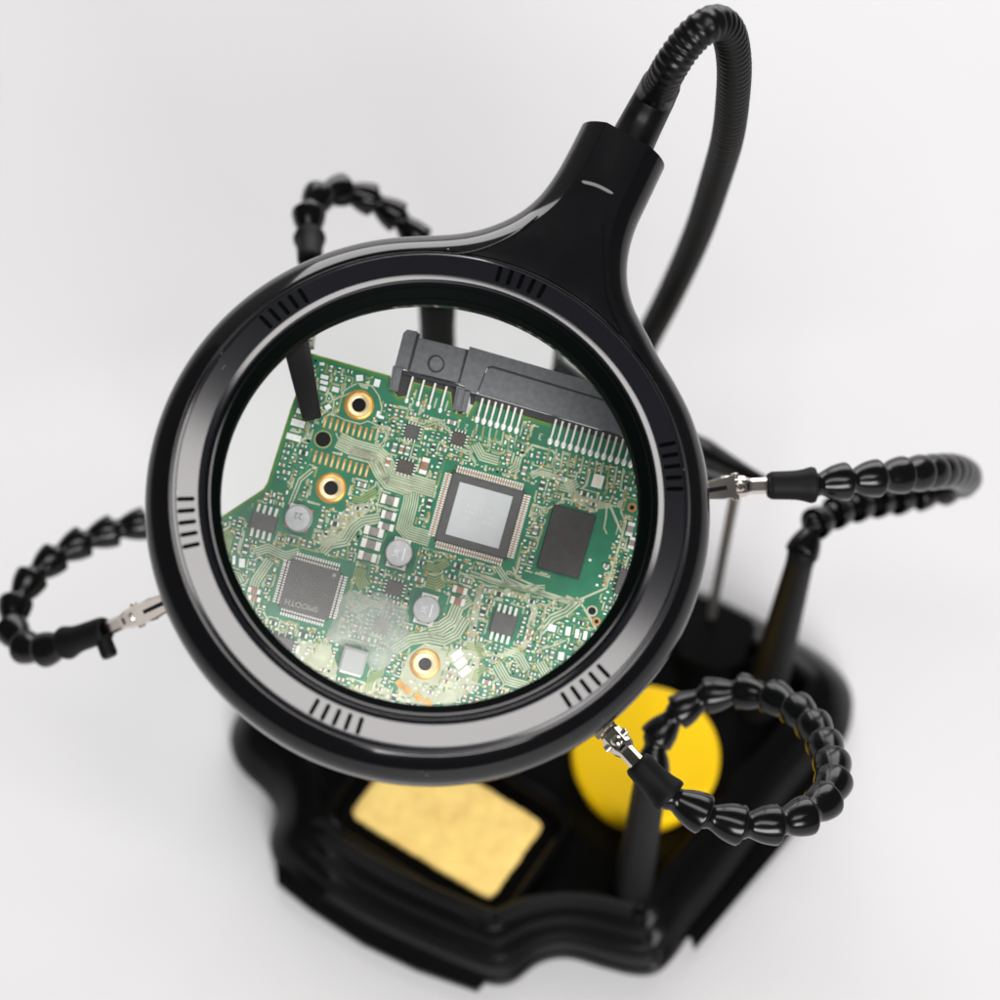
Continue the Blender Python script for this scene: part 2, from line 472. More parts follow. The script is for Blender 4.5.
# front panel and back plate, each with the round opening
def plate(loop, rin, z, flip, mi):
    circ = [Vector((rin * math.cos(2 * PI * k / 128), rin * math.sin(2 * PI * k / 128), 0)) for k in range(128)]
    cv = [bm.verts.new(rw(p.x, p.y, z)) for p in circ]
    allv = loop + cv
    co = [Vector((RMi @ v.co)[:2] + (0,)) / KR for v in loop]
    for t in tessellate_polygon([co, circ[::-1]]):
        idx = [i if i < len(loop) else len(loop) + (127 - (i - len(loop))) for i in t]
        try: bm.faces.new([allv[i] for i in idx]).material_index = mi
        except ValueError: pass
    return cv
c1 = plate(rr[-1], 252.2, -1.0, False, 1)
c2 = plate(rr[0], 214, -62, True, 0)
c3 = [bm.verts.new(rw(252.2 * math.cos(2 * PI * k / 128), 252.2 * math.sin(2 * PI * k / 128), -5)) for k in range(128)]
c4 = [bm.verts.new(rw(214 * math.cos(2 * PI * k / 128), 214 * math.sin(2 * PI * k / 128), -5)) for k in range(128)]
for A, B in ((c1, c3), (c3, c4), (c4, c2)):
    for k in range(128): bm.faces.new((A[k], A[(k + 1) % 128], B[(k + 1) % 128], B[k]))
frame = sobj('magnifier_frame', bm, [M['gloss_black'], M['panel_black']], smooth=38)
frame['label'] = 'glossy black round magnifier frame with short flared handle'

# cover ring with groups of slots cut into it
bm = bmesh.new()
lathe(bm, [(250.6, -4.5), (250.6, -0.6), (249.6, 0.4), (247.4, 0.7), (246.8, 0.2), (246.2, 0.7), (225.6, 0.7), (225.0, 0.5), (220.6, -0.5), (219.8, -1.3), (218.6, -3.0), (206.0, -12.0), (204.6, -14.5), (204.6, -30), (212, -31), (219.0, -8), (219.0, -4.5)],
      RM @ Matrix.Scale(KR, 4), seg=256, closed=True)
for f in bm.faces:
    c = RMi @ f.calc_center_median()
    if math.hypot(c.x, c.y) / KR < 219.0: f.material_index = 1
bmesh.ops.recalc_face_normals(bm, faces=bm.faces)
tmp_me = bpy.data.meshes.new('cover_ring'); bm.to_mesh(tmp_me); bm.free()
tmp = bpy.data.objects.new('cover_ring', tmp_me); C.objects.link(tmp)
bm = bmesh.new()
for gx, gy in [(191, 522), (287, 312), (520, 283), (668, 467), (582, 682), (338, 714)]:
    q = rl(gx, gy, 0); a0 = math.atan2(q.y, q.x)
    for k in range(-2, 3):
        a = a0 + k * rad(2.78)
        mloc = RM @ Matrix.Scale(KR, 4) @ Matrix.Rotation(a, 4, 'Z') @ Matrix.Translation((237.0, 0, 0))
        pts = [(6.4 + 2.0 * math.cos(t), 2.0 * math.sin(t)) for t in [(-PI / 2 + PI * j / 8) for j in range(9)]] + [(-6.4 + 2.0 * math.cos(t), 2.0 * math.sin(t)) for t in [(PI / 2 + PI * j / 8) for j in range(9)]]
        lo = [bm.verts.new(mloc @ Vector((x * 0.93, y * 0.75, -2.6))) for x, y in pts]; hi = [bm.verts.new(mloc @ Vector((x * 1.05, y * 1.15, 1.4))) for x, y in pts]
        bm.faces.new(lo[::-1]); bm.faces.new(hi)
        for j in range(len(pts)):
            j2 = (j + 1) % len(pts); bm.faces.new((lo[j], lo[j2], hi[j2], hi[j]))
bmesh.ops.recalc_face_normals(bm, faces=bm.faces)
cut_me = bpy.data.meshes.new('slot_cutter'); bm.to_mesh(cut_me); bm.free()
cut_me.materials.append(M['well_black'])
tmp_me.materials.append(M['cover_black'])
tmp_me.materials.append(M['well_black'])
cut_me.materials.clear(); cut_me.materials.append(M['cover_black']); cut_me.materials.append(M['well_black'])
for p in cut_me.polygons: p.material_index = 1
cut = bpy.data.objects.new('slot_cutter', cut_me); C.objects.link(cut)
md = tmp.modifiers.new('b', 'BOOLEAN'); md.object = cut; md.operation = 'DIFFERENCE'; md.solver = 'EXACT'
dg = bpy.context.evaluated_depsgraph_get()
res = bpy.data.meshes.new_from_object(tmp.evaluated_get(dg))
tmp.modifiers.clear(); tmp.data = res; res.name = 'cover_ring'
bpy.data.objects.remove(cut)
for p in res.polygons: p.use_smooth = True
res.set_sharp_from_angle(angle=rad(14))
tmp.parent = frame; tmp.matrix_parent_inverse = Matrix()
# lens: shallow double-convex glass
bm = bmesh.new()
lz = [(0, 6.0)] + [(r, 6.0 * (1 - (r / 207.0) ** 2)) for r in (30, 60, 90, 120, 150, 180, 207)]
pr = [(r, 1.5 + z * 0.25) for r, z in lz] + [(r, -1.5 - z * 0.25) for r, z in reversed(lz)]
lathe(bm, pr, RM @ Matrix.Scale(KR, 4) @ Matrix.Translation((0, 0, -22)) @ Matrix.Rotation(rad(-2.0), 4, 'X'), seg=128)
lens = sobj('lens', bm, M['lens'], frame, smooth=40)
lens['label'] = 'clear round magnifying lens over the circuit board'
# thin raised seams along the handle panel and the thumb ridge
def ring_strip(bm, pts, w, z0, hgt):
    vs = []
    for i, p in enumerate(pts):
        t = (pts[min(i + 1, len(pts) - 1)] - pts[max(i - 1, 0)]).normalized(); nn = Vector((-t.y, t.x, 0))
        vs.append([bm.verts.new(rw(*(p + nn * w).xy, z0)), bm.verts.new(rw(*p.xy, z0 + hgt)), bm.verts.new(rw(*(p - nn * w).xy, z0))])
    for a, b in zip(vs, vs[1:]):
        bm.faces.new((a[0], b[0], b[1], a[1])); bm.faces.new((a[1], b[1], b[2], a[2]))
bm = bmesh.new()
for pix in ([(437, 254), (470, 252), (497, 243), (520, 230), (538, 216)], [(603, 225), (604, 260), (606, 290), (612, 312), (622, 332), (634, 352)], [(606, 290), (610, 307), (618, 325), (628, 345)]):
    pts = catmull([rl(x, y, -0.5) for x, y in pix], 8)
    ring_strip(bm, pts, 1.0, -1.0, 0.9)
sobj('seam', bm, M['gloss_black'], frame)
bm = bmesh.new()
pts = [rl(582, 181, 0), rl(597, 185, 0), rl(613, 193, 0)]
pts = catmull(pts, 6)
vs = []
for i, p in enumerate(pts):
    e = 0.62 * (1 - 0.5 * abs(2 * i / (len(pts) - 1) - 1) ** 8)
    t = (pts[min(i + 1, len(pts) - 1)] - pts[max(i - 1, 0)]).normalized(); nn = Vector((-t.y, t.x, 0))
    if nn.y < 0: nn = -nn
    vs.append([bm.verts.new(rw(*(p + nn * 3.2 * e).xy, -1.0)), bm.verts.new(rw(*(p + nn * 2.2 * e).xy, -1.0 + 1.1 * e)), bm.verts.new(rw(*(p - nn * 3.0 * e).xy, -1.0))])
for a, b in zip(vs, vs[1:]):
    bm.faces.new((a[0], b[0], b[1], a[1])); bm.faces.new((a[1], b[1], b[2], a[2]))
sobj('thumb_ridge', bm, M['gloss_black'], frame)

# gooseneck --------------------------------------------------------------------
hd = rw(*((oc[0] + oc[-1]) / 2).xy, -30)
hx, hy, hdpt = proj(hd)
slv = P(667, 88, 0.470)
gp = [P(628, 150, hdpt + 0.001), P(641, 124, hdpt + .002), P(655, 97, hdpt + .001), P(669, 69, .489), P(686, 44, .484), P(703, 28, .482), P(718, 23, .485), P(729, 34, .491), P(734, 62, .502), P(733, 95, .516), P(728, 135, 0.536), P(717, 175, 0.565), P(697, 235, 0.605), P(670, 295, 0.645), P(640, 355, 0.678), P(612, 430, 0.695), P(594, 510, 0.705)]
gp.append(PZ(586, 590, 0.045)); gp.append(PZ(586, 610, 0.012))
path = resample(catmull(gp, 14), 0.00034)
NR = 0.0043
bm = bmesh.new()
i0 = 56
def neck_r(i):
    return NR * (1 + 0.045 * math.cos(2 * PI * (i * 0.00034) / 0.0019))
tube(bm, path[i0:], neck_r, 20)
neck = sobj('gooseneck', bm, M['neck_black'], smooth=True)
bm = bmesh.new()
sl = path[:68]
def sl_r(i):
    t = i / 67
    return (0.0058 - 0.0009 * t) if i < 63 else 0.0049 - 0.0001 * (i - 62)
tube(bm, sl, sl_r, 28)
sobj('sleeve', bm, M['neck_black'], neck, smooth=45)
bm = bmesh.new()
mp = PZ(586, 610, 0.0118)
lathe(bm, [(0, 0), (0.014, 0), (0.014, 0.004), (0.011, 0.008), (0.0085, 0.020), (0.006, 0.024), (0, 0.024)], Matrix.Translation(mp), 32)
sobj('gooseneck_mount', bm, M['base_black'], smooth=40)

# iron holder bracket behind the right clip -------------------------------------
bm = bmesh.new()
def vert_to(px, py, z0, ytop):
    a = PZ(px, py, z0); lo, hi = 0.0, 0.5
    for _ in range(50):
        mid = (lo + hi) / 2
        if proj(a + Vector((0, 0, mid)))[1] > ytop: lo = mid
        else: hi = mid
    return a, a + Vector((0, 0, lo))
ra, rb = vert_to(711, 618, 0.022, 492)
tube(bm, [ra, rb], 0.00165, 12)
holder = sobj('holder_rod', bm, M['rod'], smooth=40)
d0 = proj(rb)[2]
bm = bmesh.new()
hp = catmull([P(765, 483, d0), P(737, 477, d0 + .001), P(700, 464, d0 + .003), P(650, 440, d0 + .005)], 6)
tube(bm, hp, lambda i: 0.0022 + 0.0062 * min(1.0, i / 12.0), 18)
tube(bm, [hp[-1], P(556, 368, d0 + 0.012)], 0.004, 14)
sobj('holder_arm', bm, M['base_black'], holder, smooth=40)
bm = bmesh.new()
tube(bm, [P(562, 330, d0 + 0.012), P(557, 372, d0 + 0.013), PZ(552, 560, 0.012)], 0.0019, 12)
sobj('holder_rod', bm, M['rod'], smooth=40)

bm = bmesh.new()
mpts = [PZ(x, y, 0.024) for x, y in [(680, 592), (700, 597), (720, 603), (752, 619), (756, 630), (742, 664), (715, 668), (678, 655)]]
if area(mpts) < 0: mpts.reverse()
prism(bm, [(p.x, p.y) for p in mpts], 0.0118, 0.024)
sobj('holder_mount', bm, M['base_black'], base, smooth=40)
# jointed arms -------------------------------------------------------------------
def seg_mesh(w):
    """one ball-and-socket joint, local z from the ball to the flared rim, unit width w"""
    b = bmesh.new()
    pr = [(0, -0.30), (0.17, -0.29), (0.28, -0.22), (0.335, -0.12), (0.345, -0.02), (0.32, 0.09), (0.29, 0.17), (0.30, 0.24), (0.345, 0.34), (0.40, 0.47), (0.445, 0.60), (0.475, 0.74), (0.492, 0.86), (0.492, 0.93), (0.470, 0.955), (0.43, 0.93), (0.40, 0.80), (0.36, 0.74), (0, 0.70)]
    lathe(b, [(r * w, z * w) for r, z in pr], seg=36)
    bmesh.ops.recalc_face_normals(b, faces=b.faces)
    me = bpy.data.meshes.new('arm_joint'); b.to_mesh(me); b.free()
    me.materials.append(M['arm_black'])
    for p in me.polygons: p.use_smooth = True
    me.set_sharp_from_angle(angle=rad(60))
    return me
SEG = seg_mesh(0.0105)
PITCHL = 0.0096

def clip_meshes(parent, A, Bv, tip, up):
    """alligator clip from boot end A towards Bv (hinge) and on to the jaw tip; returns nothing, links children of parent"""
    d1 = (Bv - A); L1 = d1.length
    m = frame_to(A, d1, up)
    b = bmesh.new()
    def trough(b, z0, z1, w0, w1, h0, h1, thick=0.0005, side=1):
        # U-shaped sheet: open towards -side*y
        prof0 = [(-w0, -side * h0), (-w0 * 0.95, 0), (-w0 * 0.6, side * h0 * 0.45), (w0 * 0.6, side * h0 * 0.45), (w0 * 0.95, 0), (w0, -side * h0)]
        prof1 = [(-w1, -side * h1), (-w1 * 0.95, 0), (-w1 * 0.6, side * h1 * 0.45), (w1 * 0.6, side * h1 * 0.45), (w1 * 0.95, 0), (w1, -side * h1)]
        def ringv(pr, z, k): return [b.verts.new(m @ Vector((x * k, y * k, z))) for x, y in pr]
        o0, o1, i0_, i1_ = ringv(prof0, z0, 1), ringv(prof1, z1, 1), ringv(prof0, z0, 0.8), ringv(prof1, z1, 0.8)
        for k in range(5):
            b.faces.new((o0[k], o0[k + 1], o1[k + 1], o1[k])); b.faces.new((i0_[k], i1_[k], i1_[k + 1], i0_[k + 1]))
            b.faces.new((o0[k], i0_[k], i0_[k + 1], o0[k + 1])); b.faces.new((o1[k], o1[k + 1], i1_[k + 1], i1_[k]))
        for k in (0, 5):
            b.faces.new((o0[k], o1[k], i1_[k], i0_[k]))
    trough(b, -0.004, L1 * 0.45, 0.0022, 0.0021, 0.0020, 0.0018)
    trough(b, L1 * 0.45, L1 * 0.62, 0.0021, 0.0029, 0.0018, 0.0024)
    trough(b, L1 * 0.62, L1 * 1.12, 0.0029, 0.0031, 0.0024, 0.0028)
    # spring hump with dark gap
    mr = m @ Matrix.Translation((0, 0, L1 * 0.86)) @ Matrix.Rotation(PI / 2, 4, 'Y')
    lathe(b, [(0, -0.0036), (0.0009, -0.0036), (0.0010, -0.0035), (0.0010, 0.0035), (0.0009, 0.0036), (0, 0.0036)], mr, 16)
    lathe(b, [(0, 0.0012), (0.0013, 0.0012), (0.0014, 0.0017), (0.0009, 0.0022), (0, 0.0023)], m @ Matrix.Translation((0, 0, L1 * 0.80)) @ Matrix.Rotation(-PI / 2, 4, 'X') , 16)
    box(b, (0, 0.00088, L1 * 0.60), (0.0020, 0.0003, L1 * 0.16), m, mi=1)
    o = sobj('alligator_clip', b, [M['nickel'], M['hole']], parent, smooth=35)
    # jaws
    b = bmesh.new()
    J0 = A + d1 * 1.02
    dj = tip - J0; Lj = dj.length
    mj = frame_to(J0, dj, up)
    for sy in (1, -1):
        for k in range(8):
            z0, z1 = Lj * k / 8, Lj * (k + 1) / 8
            wa = 0.0030 * (1 - 0.55 * k / 8); wb = 0.0030 * (1 - 0.55 * (k + 1) / 8)
            ya = 0.0022 * (1 - 0.8 * k / 8); yb = 0.0022 * (1 - 0.8 * (k + 1) / 8)
            vs = [b.verts.new(mj @ Vector(c)) for c in ((-wa, sy * (ya + 0.0004), z0), (wa, sy * (ya + 0.0004), z0), (wb, sy * (yb + 0.0004), z1), (-wb, sy * (yb + 0.0004), z1),
                                                       (-wa, sy * (ya + 0.0011), z0), (wa, sy * (ya + 0.0011), z0), (wb, sy * (yb + 0.0011), z1), (-wb, sy * (yb + 0.0011), z1))]
            for f in ((0, 1, 2, 3), (4, 5, 6, 7), (0, 1, 5, 4), (1, 2, 6, 5), (2, 3, 7, 6), (3, 0, 4, 7)): b.faces.new([vs[i] for i in f])
            # teeth
            if k > 2:
                for sx in (-1, 1):
                    zc = (z0 + z1) / 2
                    t = [b.verts.new(mj @ Vector(c)) for c in ((sx * wb, sy * (yb + 0.0004), zc - 0.0008), (sx * wb, sy * (yb + 0.0004), zc + 0.0008), (sx * wb, sy * (yb - 0.0005), zc))]
                    b.faces.new(t)
    for z0, z1, w_ in ((0.03, 0.62, 0.0011),):
        box(b, (0, 0.0033 - 0.0018 * (z0 + z1) / 2, Lj * (z0 + z1) / 2), (w_, 0.0005, Lj * (z1 - z0)), mj @ Matrix.Rotation(0.0, 4, 'X'), mi=1)
    sobj('jaw', b, [M['nickel'], M['hole']], parent, smooth=30)

def boot_mesh(parent, A, Bv, w=0.0050, up=None, screw=False):
    d = Bv - A; L = d.length
    m = frame_to(A, d, up)
    b = bmesh.new()
    pr = [(0, 0.001), (0.66, 0.001), (0.80, -0.0006), (1.00, -0.0004), (1.04, 0.0003), (1.02, 0.0010), (0.92, 0.0026), (0.85, 0.0044), (0.82, 0.0065), (0.80, L - 0.0016), (0.78, L - 0.0008), (0.68, L), (0.50, L), (0.48, L - 0.003), (0, L - 0.003)]
    lathe(b, [(r * w, z) for r, z in pr], m, 36)
    sobj('boot', b, M['boot_black'], parent, smooth=45)
    if screw:
        b = bmesh.new()
        ms = frame_to(A + d * 0.86, -U * 0.8 + R * 0.35 - F * 0.2)
        lathe(b, [(0, 0.002), (0.0024, 0.002), (0.0024, 0.0072), (0.0020, 0.0080), (0, 0.0080)], ms, 20)
        sobj('clip_screw', b, M['boot_black'], parent, smooth=40)

def arm(label, post_base, post_top, r0, r1, ctrl, boot, hinge, tip, up=None, screw=False, bw=0.0047):
    b = bmesh.new()
    ax = post_top - post_base
    m = frame_to(post_base, ax); L = ax.length
    lathe(b, [(0, 0), (r0 * 1.3, 0), (r0 * 1.3, 0.003), (r0, 0.006), (r0 * 0.96, L * 0.3), (r1, L * 0.92), (r1 * 1.05, L - 0.003), (r1 * 0.9, L), (r1 * 0.6, L + 0.001), (0, L + 0.001)], m, 32)
    root = sobj('flexible_arm', b, M['boot_black'], smooth=40)
    root['label'] = label
    path = catmull([post_top] + ctrl + [boot[0]], 24)
    pts = resample(path, PITCHL)
    pts.reverse()           # from the boot towards the post: ball end first, flare away from the boot
    for a, c in zip(pts, pts[1:]):
        o = bpy.data.objects.new('arm_joint', SEG); C.objects.link(o)
        o.parent = root; o.matrix_parent_inverse = Matrix()
        o.matrix_basis = frame_to(a, c - a)
    boot_mesh(root, boot[0], boot[1], bw, up, screw)
    clip_meshes(root, boot[1], hinge, tip, up or -F)
    return root

# lower right arm, nearest the camera
pb, pt = vert_to(632, 893, 0.0118, 772)
d_ = proj(pt)[2]
arm('looped arm reaching in front of the yellow cup', pb, pt, 0.0062, 0.0048,
    [P(653, 745, .572), P(668, 722, .571), P(692, 702, .570), P(725, 692, .568), P(758, 693, .564), P(788, 704, .556), P(812, 724, .545), P(828, 752, .532), P(834, 780, .518), P(818, 808, .505), P(784, 823, .498), P(745, 826, .494), P(705, 815, .492)],
    (P(669, 796, .491), P(636, 762, .492)), P(613, 737, .496), P(578, 700, .511), -F)
# right arm
pb, pt = vert_to(762, 706, 0.0118, 550)
d_ = proj(pt)[2]
arm('arm reaching far out to the side and folding back on itself', pb, pt, 0.0066, 0.0042,
    [P(808, 531, .599), P(830, 515, .606), P(865, 504, .616), P(905, 498, .628), P(940, 491, .634), P(961, 483, .627), P(965, 476, .608), P(953, 471, .582), P(930, 472, .559), P(900, 475, .545), P(868, 479, .539), P(838, 482, .536)],
    (P(813, 485, .534), P(768, 485.5, .533)), P(730, 487, .530), P(686, 494, .524), -F)
# left arm
pb, pt = vert_to(318, 700, 0.0118, 600)
d_ = proj(pt)[2]
arm('arm curling round on the side beside the slotted ring', pb, pt, 0.0070, 0.0048,
    [P(282, 566, .628), P(240, 534, .626), P(190, 520, .624), P(145, 523, .620), P(105, 533, .616), P(68, 549, .611), P(38, 571, .605), P(17, 600, .599), P(11, 627, .592), P(24, 647, .585), P(46, 650, .578)],
    (P(66, 643, .573), P(106, 629, .564)), P(143, 613, .553), P(192, 590, .524), -F, True)
# upper left arm, farthest
pb = PZ(440, 575, 0.0118); pt = P(437, 300, .628)
arm('arm bending over behind the top of the ring', pb, pt, 0.0072, 0.0056,
    [P(430, 262, .623), P(414, 233, .622), P(392, 213, .622), P(368, 198, .620), P(345, 190, .617), P(325, 192, .612), P(312, 204, .606), P(308, 220, .601)],
    (P(309.5, 238, .598), P(310, 262, .588)), P(306, 300, .560), P(308, 345, .530), -F)
# its black rubber jaw sleeve, pressed on the board's corner
bm = bmesh.new()
A, B = P(293, 330, .522), P(312, 418, .512)
m = frame_to(A, B - A, -F); L = (B - A).length
prs = [(-0.0004, 0.0034, 0.0020), (0.0, 0.0036, 0.0022), (L * 0.5, 0.0031, 0.0019), (L - 0.0006, 0.0025, 0.0015), (L, 0.0023, 0.0013)]
rings = []
for z, a, b_ in prs:
    rings.append([bm.verts.new(m @ Vector((math.copysign(abs(math.cos(t)) ** 0.6, math.cos(t)) * a, math.copysign(abs(math.sin(t)) ** 0.6, math.sin(t)) * b_, z))) for t in [2 * PI * k / 24 for k in range(24)]])
for a, b_ in zip(rings, rings[1:]):
    for k in range(24): bm.faces.new((a[k], a[(k + 1) % 24], b_[(k + 1) % 24], b_[k]))
bm.faces.new(rings[0][::-1]); bm.faces.new(rings[-1])
sleeve_parent = [o for o in C.objects if o.name.startswith('flexible_arm')][-1]
sobj('jaw_sleeve', bm, M['boot_black'], sleeve_parent, smooth=50)

# ------------------------------------------------------------------ circuit board
DB = 0.520; KB = DB / FPX; TH = rad(15.6)
ct, st = math.cos(TH), math.sin(TH)
OX, OY = 430, 520
BX = R * ct - U * st; BY = R * st + U * ct; BZ = -F
BM = Matrix((BX, BY, BZ)).transposed().to_4x4(); BM.translation = P(OX, OY, DB)
def lp_(px, py):     # pixel -> board-local px units
    dx, dy = px - OX, py - OY
    return dx * ct + dy * st, dx * st - dy * ct
def bl(px, py):      # pixel -> board-local metres
    x, y = lp_(px, py); return x * KB, y * KB
board = thing('circuit_board', 'green circuit board crowded with chips, held by clips behind the magnifying lens', 'circuit board', (0, 0, 0))
board.matrix_world = BM
def bobj(name, bm, mats, parent=None, smooth=False):
    return obj(name, bm, mats, parent or board, None, smooth)
occ = {}
def mark(cx, cy, hw, hh, pad=1.5, tag=1):
    for i in range(int(math.floor(cx - hw - pad)), int(math.ceil(cx + hw + pad)) + 1):
        for j in range(int(math.floor(cy - hh - pad)), int(math.ceil(cy + hh + pad)) + 1):
            occ[(i, j)] = tag
def free(cx, cy, hw, hh, pad=0.5):
    for i in range(int(math.floor(cx - hw - pad)), int(math.ceil(cx + hw + pad)) + 1):
        for j in range(int(math.floor(cy - hh - pad)), int(math.ceil(cy + hh + pad)) + 1):
            if (i, j) in occ: return False
    return True

# outline
outl = [(311, 353), (390, 375.5), (392.5, 388), (398, 397), (406, 396), (412, 386), (414, 382), (451, 392), (452.5, 405), (459, 414), (468, 413), (474, 404), (476, 399), (520, 411), (523, 415), (549, 423), (552, 421), (640, 447), (690, 461),
        (684, 500), (672, 560), (662, 600), (668, 604), (678, 622), (674, 632), (655, 634), (640, 655), (608, 694), (560, 722), (500, 738), (430, 742), (360, 732), (300, 706), (245, 662), (205, 605), (190, 560), (191, 534), (225, 514), (263, 489), (267, 483), (290, 410)]
ol = [Vector((*bl(x, y), 0)) for x, y in outl]
TB = 0.0016
bm = bmesh.new()
def poly_inset(pts, d):
    n = len(pts); out = []
    sgn = 1 if area(pts) > 0 else -1
    for i in range(n):
        e1 = (pts[i] - pts[i - 1]).normalized(); e2 = (pts[(i + 1) % n] - pts[i]).normalized()
        n1 = Vector((-e1.y, e1.x, 0)) * sgn; n2 = Vector((-e2.y, e2.x, 0)) * sgn
        k = max(0.35, 1 + n1.dot(n2))
        out.append(pts[i] + (n1 + n2) * (d / k))
    return out
l0 = ol; l1 = poly_inset(ol, 1.1 * KB); l2 = poly_inset(ol, 4.2 * KB)
V0b = [bm.verts.new((p.x, p.y, -TB)) for p in l0]; V0 = [bm.verts.new((p.x, p.y, -0.0001)) for p in l0]
V1 = [bm.verts.new((p.x, p.y, 0)) for p in l1]; V2 = [bm.verts.new((p.x, p.y, 0)) for p in l2]
nb = len(ol)
for a, b_, mi in ((V0b, V0, 2), (V0, V1, 2), (V1, V2, 1)):
    for k in range(nb): bm.faces.new((a[k], a[(k + 1) % nb], b_[(k + 1) % nb], b_[k])).material_index = mi
for t in tessellate_polygon([[v.co for v in V2]]): bm.faces.new([V2[i] for i in t]).material_index = 0
for t in tessellate_polygon([[Vector((v.co.x, v.co.y, 0)) for v in V0b]]): bm.faces.new([V0b[i] for i in t]).material_index = 0
bobj('board', bm, [M['mask'], M['mask_edge'], M['laminate']])
inner = [(p.x / KB, p.y / KB) for p in poly_inset(ol, 6 * KB)]
def inside(x, y):
    c = False; n = len(inner); j = n - 1
    for i in range(n):
        xi, yi = inner[i]; xj, yj = inner[j]
        if (yi > y) != (yj > y) and x < (xj - xi) * (y - yi) / (yj - yi) + xi: c = not c
        j = i
    return c

def bbox(bm, px, py, w, h, z0, z1, mi=0, bev=0.0, rot=0.0, top=1.0):
    """box on the board, centre given in photo pixels, w/h in px along the board axes"""
    x, y = bl(px, py)
    m = Matrix.Translation((x, y, 0)) @ Matrix.Rotation(rot, 4, 'Z')
    box(bm, (0, 0, (z0 + z1) / 2), (w * KB, h * KB, z1 - z0), m, bev, mi, top)
def lbox(bm, x, y, w, h, z0, z1, mi=0, bev=0.0, top=1.0):
    box(bm, (x * KB, y * KB, (z0 + z1) / 2), (w * KB, h * KB, z1 - z0), Matrix(), bev, mi, top)
def disc(bm, px, py, r, z, mi=0, seg=20, r_in=0.0, local=False):
    x, y = ((px * KB, py * KB) if local else bl(px, py))
    o = [bm.verts.new((x + r * KB * math.cos(2 * PI * k / seg), y + r * KB * math.sin(2 * PI * k / seg), z)) for k in range(seg)]
    if r_in > 0:
        i_ = [bm.verts.new((x + r_in * KB * math.cos(2 * PI * k / seg), y + r_in * KB * math.sin(2 * PI * k / seg), z)) for k in range(seg)]
        for k in range(seg): bm.faces.new((o[k], o[(k + 1) % seg], i_[(k + 1) % seg], i_[k])).material_index = mi
    else: bm.faces.new(o).material_index = mi

# mounting holes: gold ring + dark bore
for (x, y, r, rh, m_in) in [(359, 405, 15.2, 7.0, 'hole'), (331, 488, 15.6, 7.2, 'hole'), (425, 664, 15.6, 6.6, 'hole')]:
    bm = bmesh.new()
    lx, ly = bl(x, y)
    prof_ = [(r * KB, 0.00002), (r * 0.97 * KB, 0.00022), (r * 0.74 * KB, 0.00026)]
    lathe(bm, prof_, Matrix.Translation((lx, ly, 0)), 40, mi=0)
    lathe(bm, [(r * 0.74 * KB, 0.00026), (rh * 1.12 * KB, 0.00024), (rh * KB, 0.00014)], Matrix.Translation((lx, ly, 0)), 40, mi=1)
    lathe(bm, [(rh * KB, 0.00014), (0, 0.00012)], Matrix.Translation((lx, ly, 0)), 40, mi=2)
    bobj('mounting_hole', bm, [M['gold'], M['gold_pale'], M[m_in]], smooth=60)
    a, b_ = lp_(x, y); mark(a, b_, r, r, 2)
for (x, y, r, ro, mm) in [(323, 439.3, 7.6, 9.2, 'olive'), (592, 611, 3.9, 5.6, 'trace'), (632, 507.5, 2.4, 4.8, 'copper'), (596.5, 621.5, 2.2, 4.4, 'copper')]:
    bm = bmesh.new(); disc(bm, x, y, ro, 0.00012, 0, 28, r); disc(bm, x, y, r, 0.00010, 1, 28)
    bobj('drill_hole', bm, [M[mm], M['hole']])
    a, b_ = lp_(x, y); mark(a, b_, ro, ro, 2)

# connector ---------------------------------------------------------------------
bm = bmesh.new()
ZC = 0.0034
def pxpoly(pts): return [bl(x, y) for x, y in pts]
prism(bm, pxpoly([(404, 334), (408, 330.5), (418, 332.5), (417.5, 338), (469, 350.5), (459.5, 383.5), (408, 371), (404.5, 369), (395.5, 366.5)]), -0.0014, ZC - 0.0006, 0)
prism(bm, pxpoly([(404, 334), (408, 330.5), (417, 332.3), (407, 369), (395.5, 366.5)]), ZC - 0.0006, ZC, 0)
prism(bm, pxpoly([(393.5, 366), (403, 368.8), (398, 392), (389.5, 389.5)]), -0.0014, 0.0022, 0)
prism(bm, pxpoly([(395.5, 369.5), (397.5, 370), (393, 390), (391.5, 389.5)]), 0.0022, 0.0026, 0)
prism(bm, pxpoly([(457, 386), (471, 390), (466, 413), (453, 409.5)]), -0.0014, 0.0022, 0)
prism(bm, pxpoly([(459, 390), (463, 391), (458.5, 410.5), (455, 409.7)]), 0.0022, 0.0030, 0)
prism(bm, pxpoly([(466, 391.5), (469.5, 392.5), (464.5, 412), (461.5, 411)]), 0.0022, 0.0030, 0)
# long half: raised outer rail + recessed inner face
prism(bm, pxpoly([(470, 347.5), (676, 407), (672, 420), (493, 366.5), (487, 367.5), (476.5, 393), (465.5, 390), (464.5, 385.5), (460, 384)]), -0.0014, ZC, 0)
prism(bm, pxpoly([(491.5, 368.2), (671.5, 421.2), (664, 448), (478.5, 393.4), (487.5, 369)]), -0.0014, ZC - 0.0007, 0)
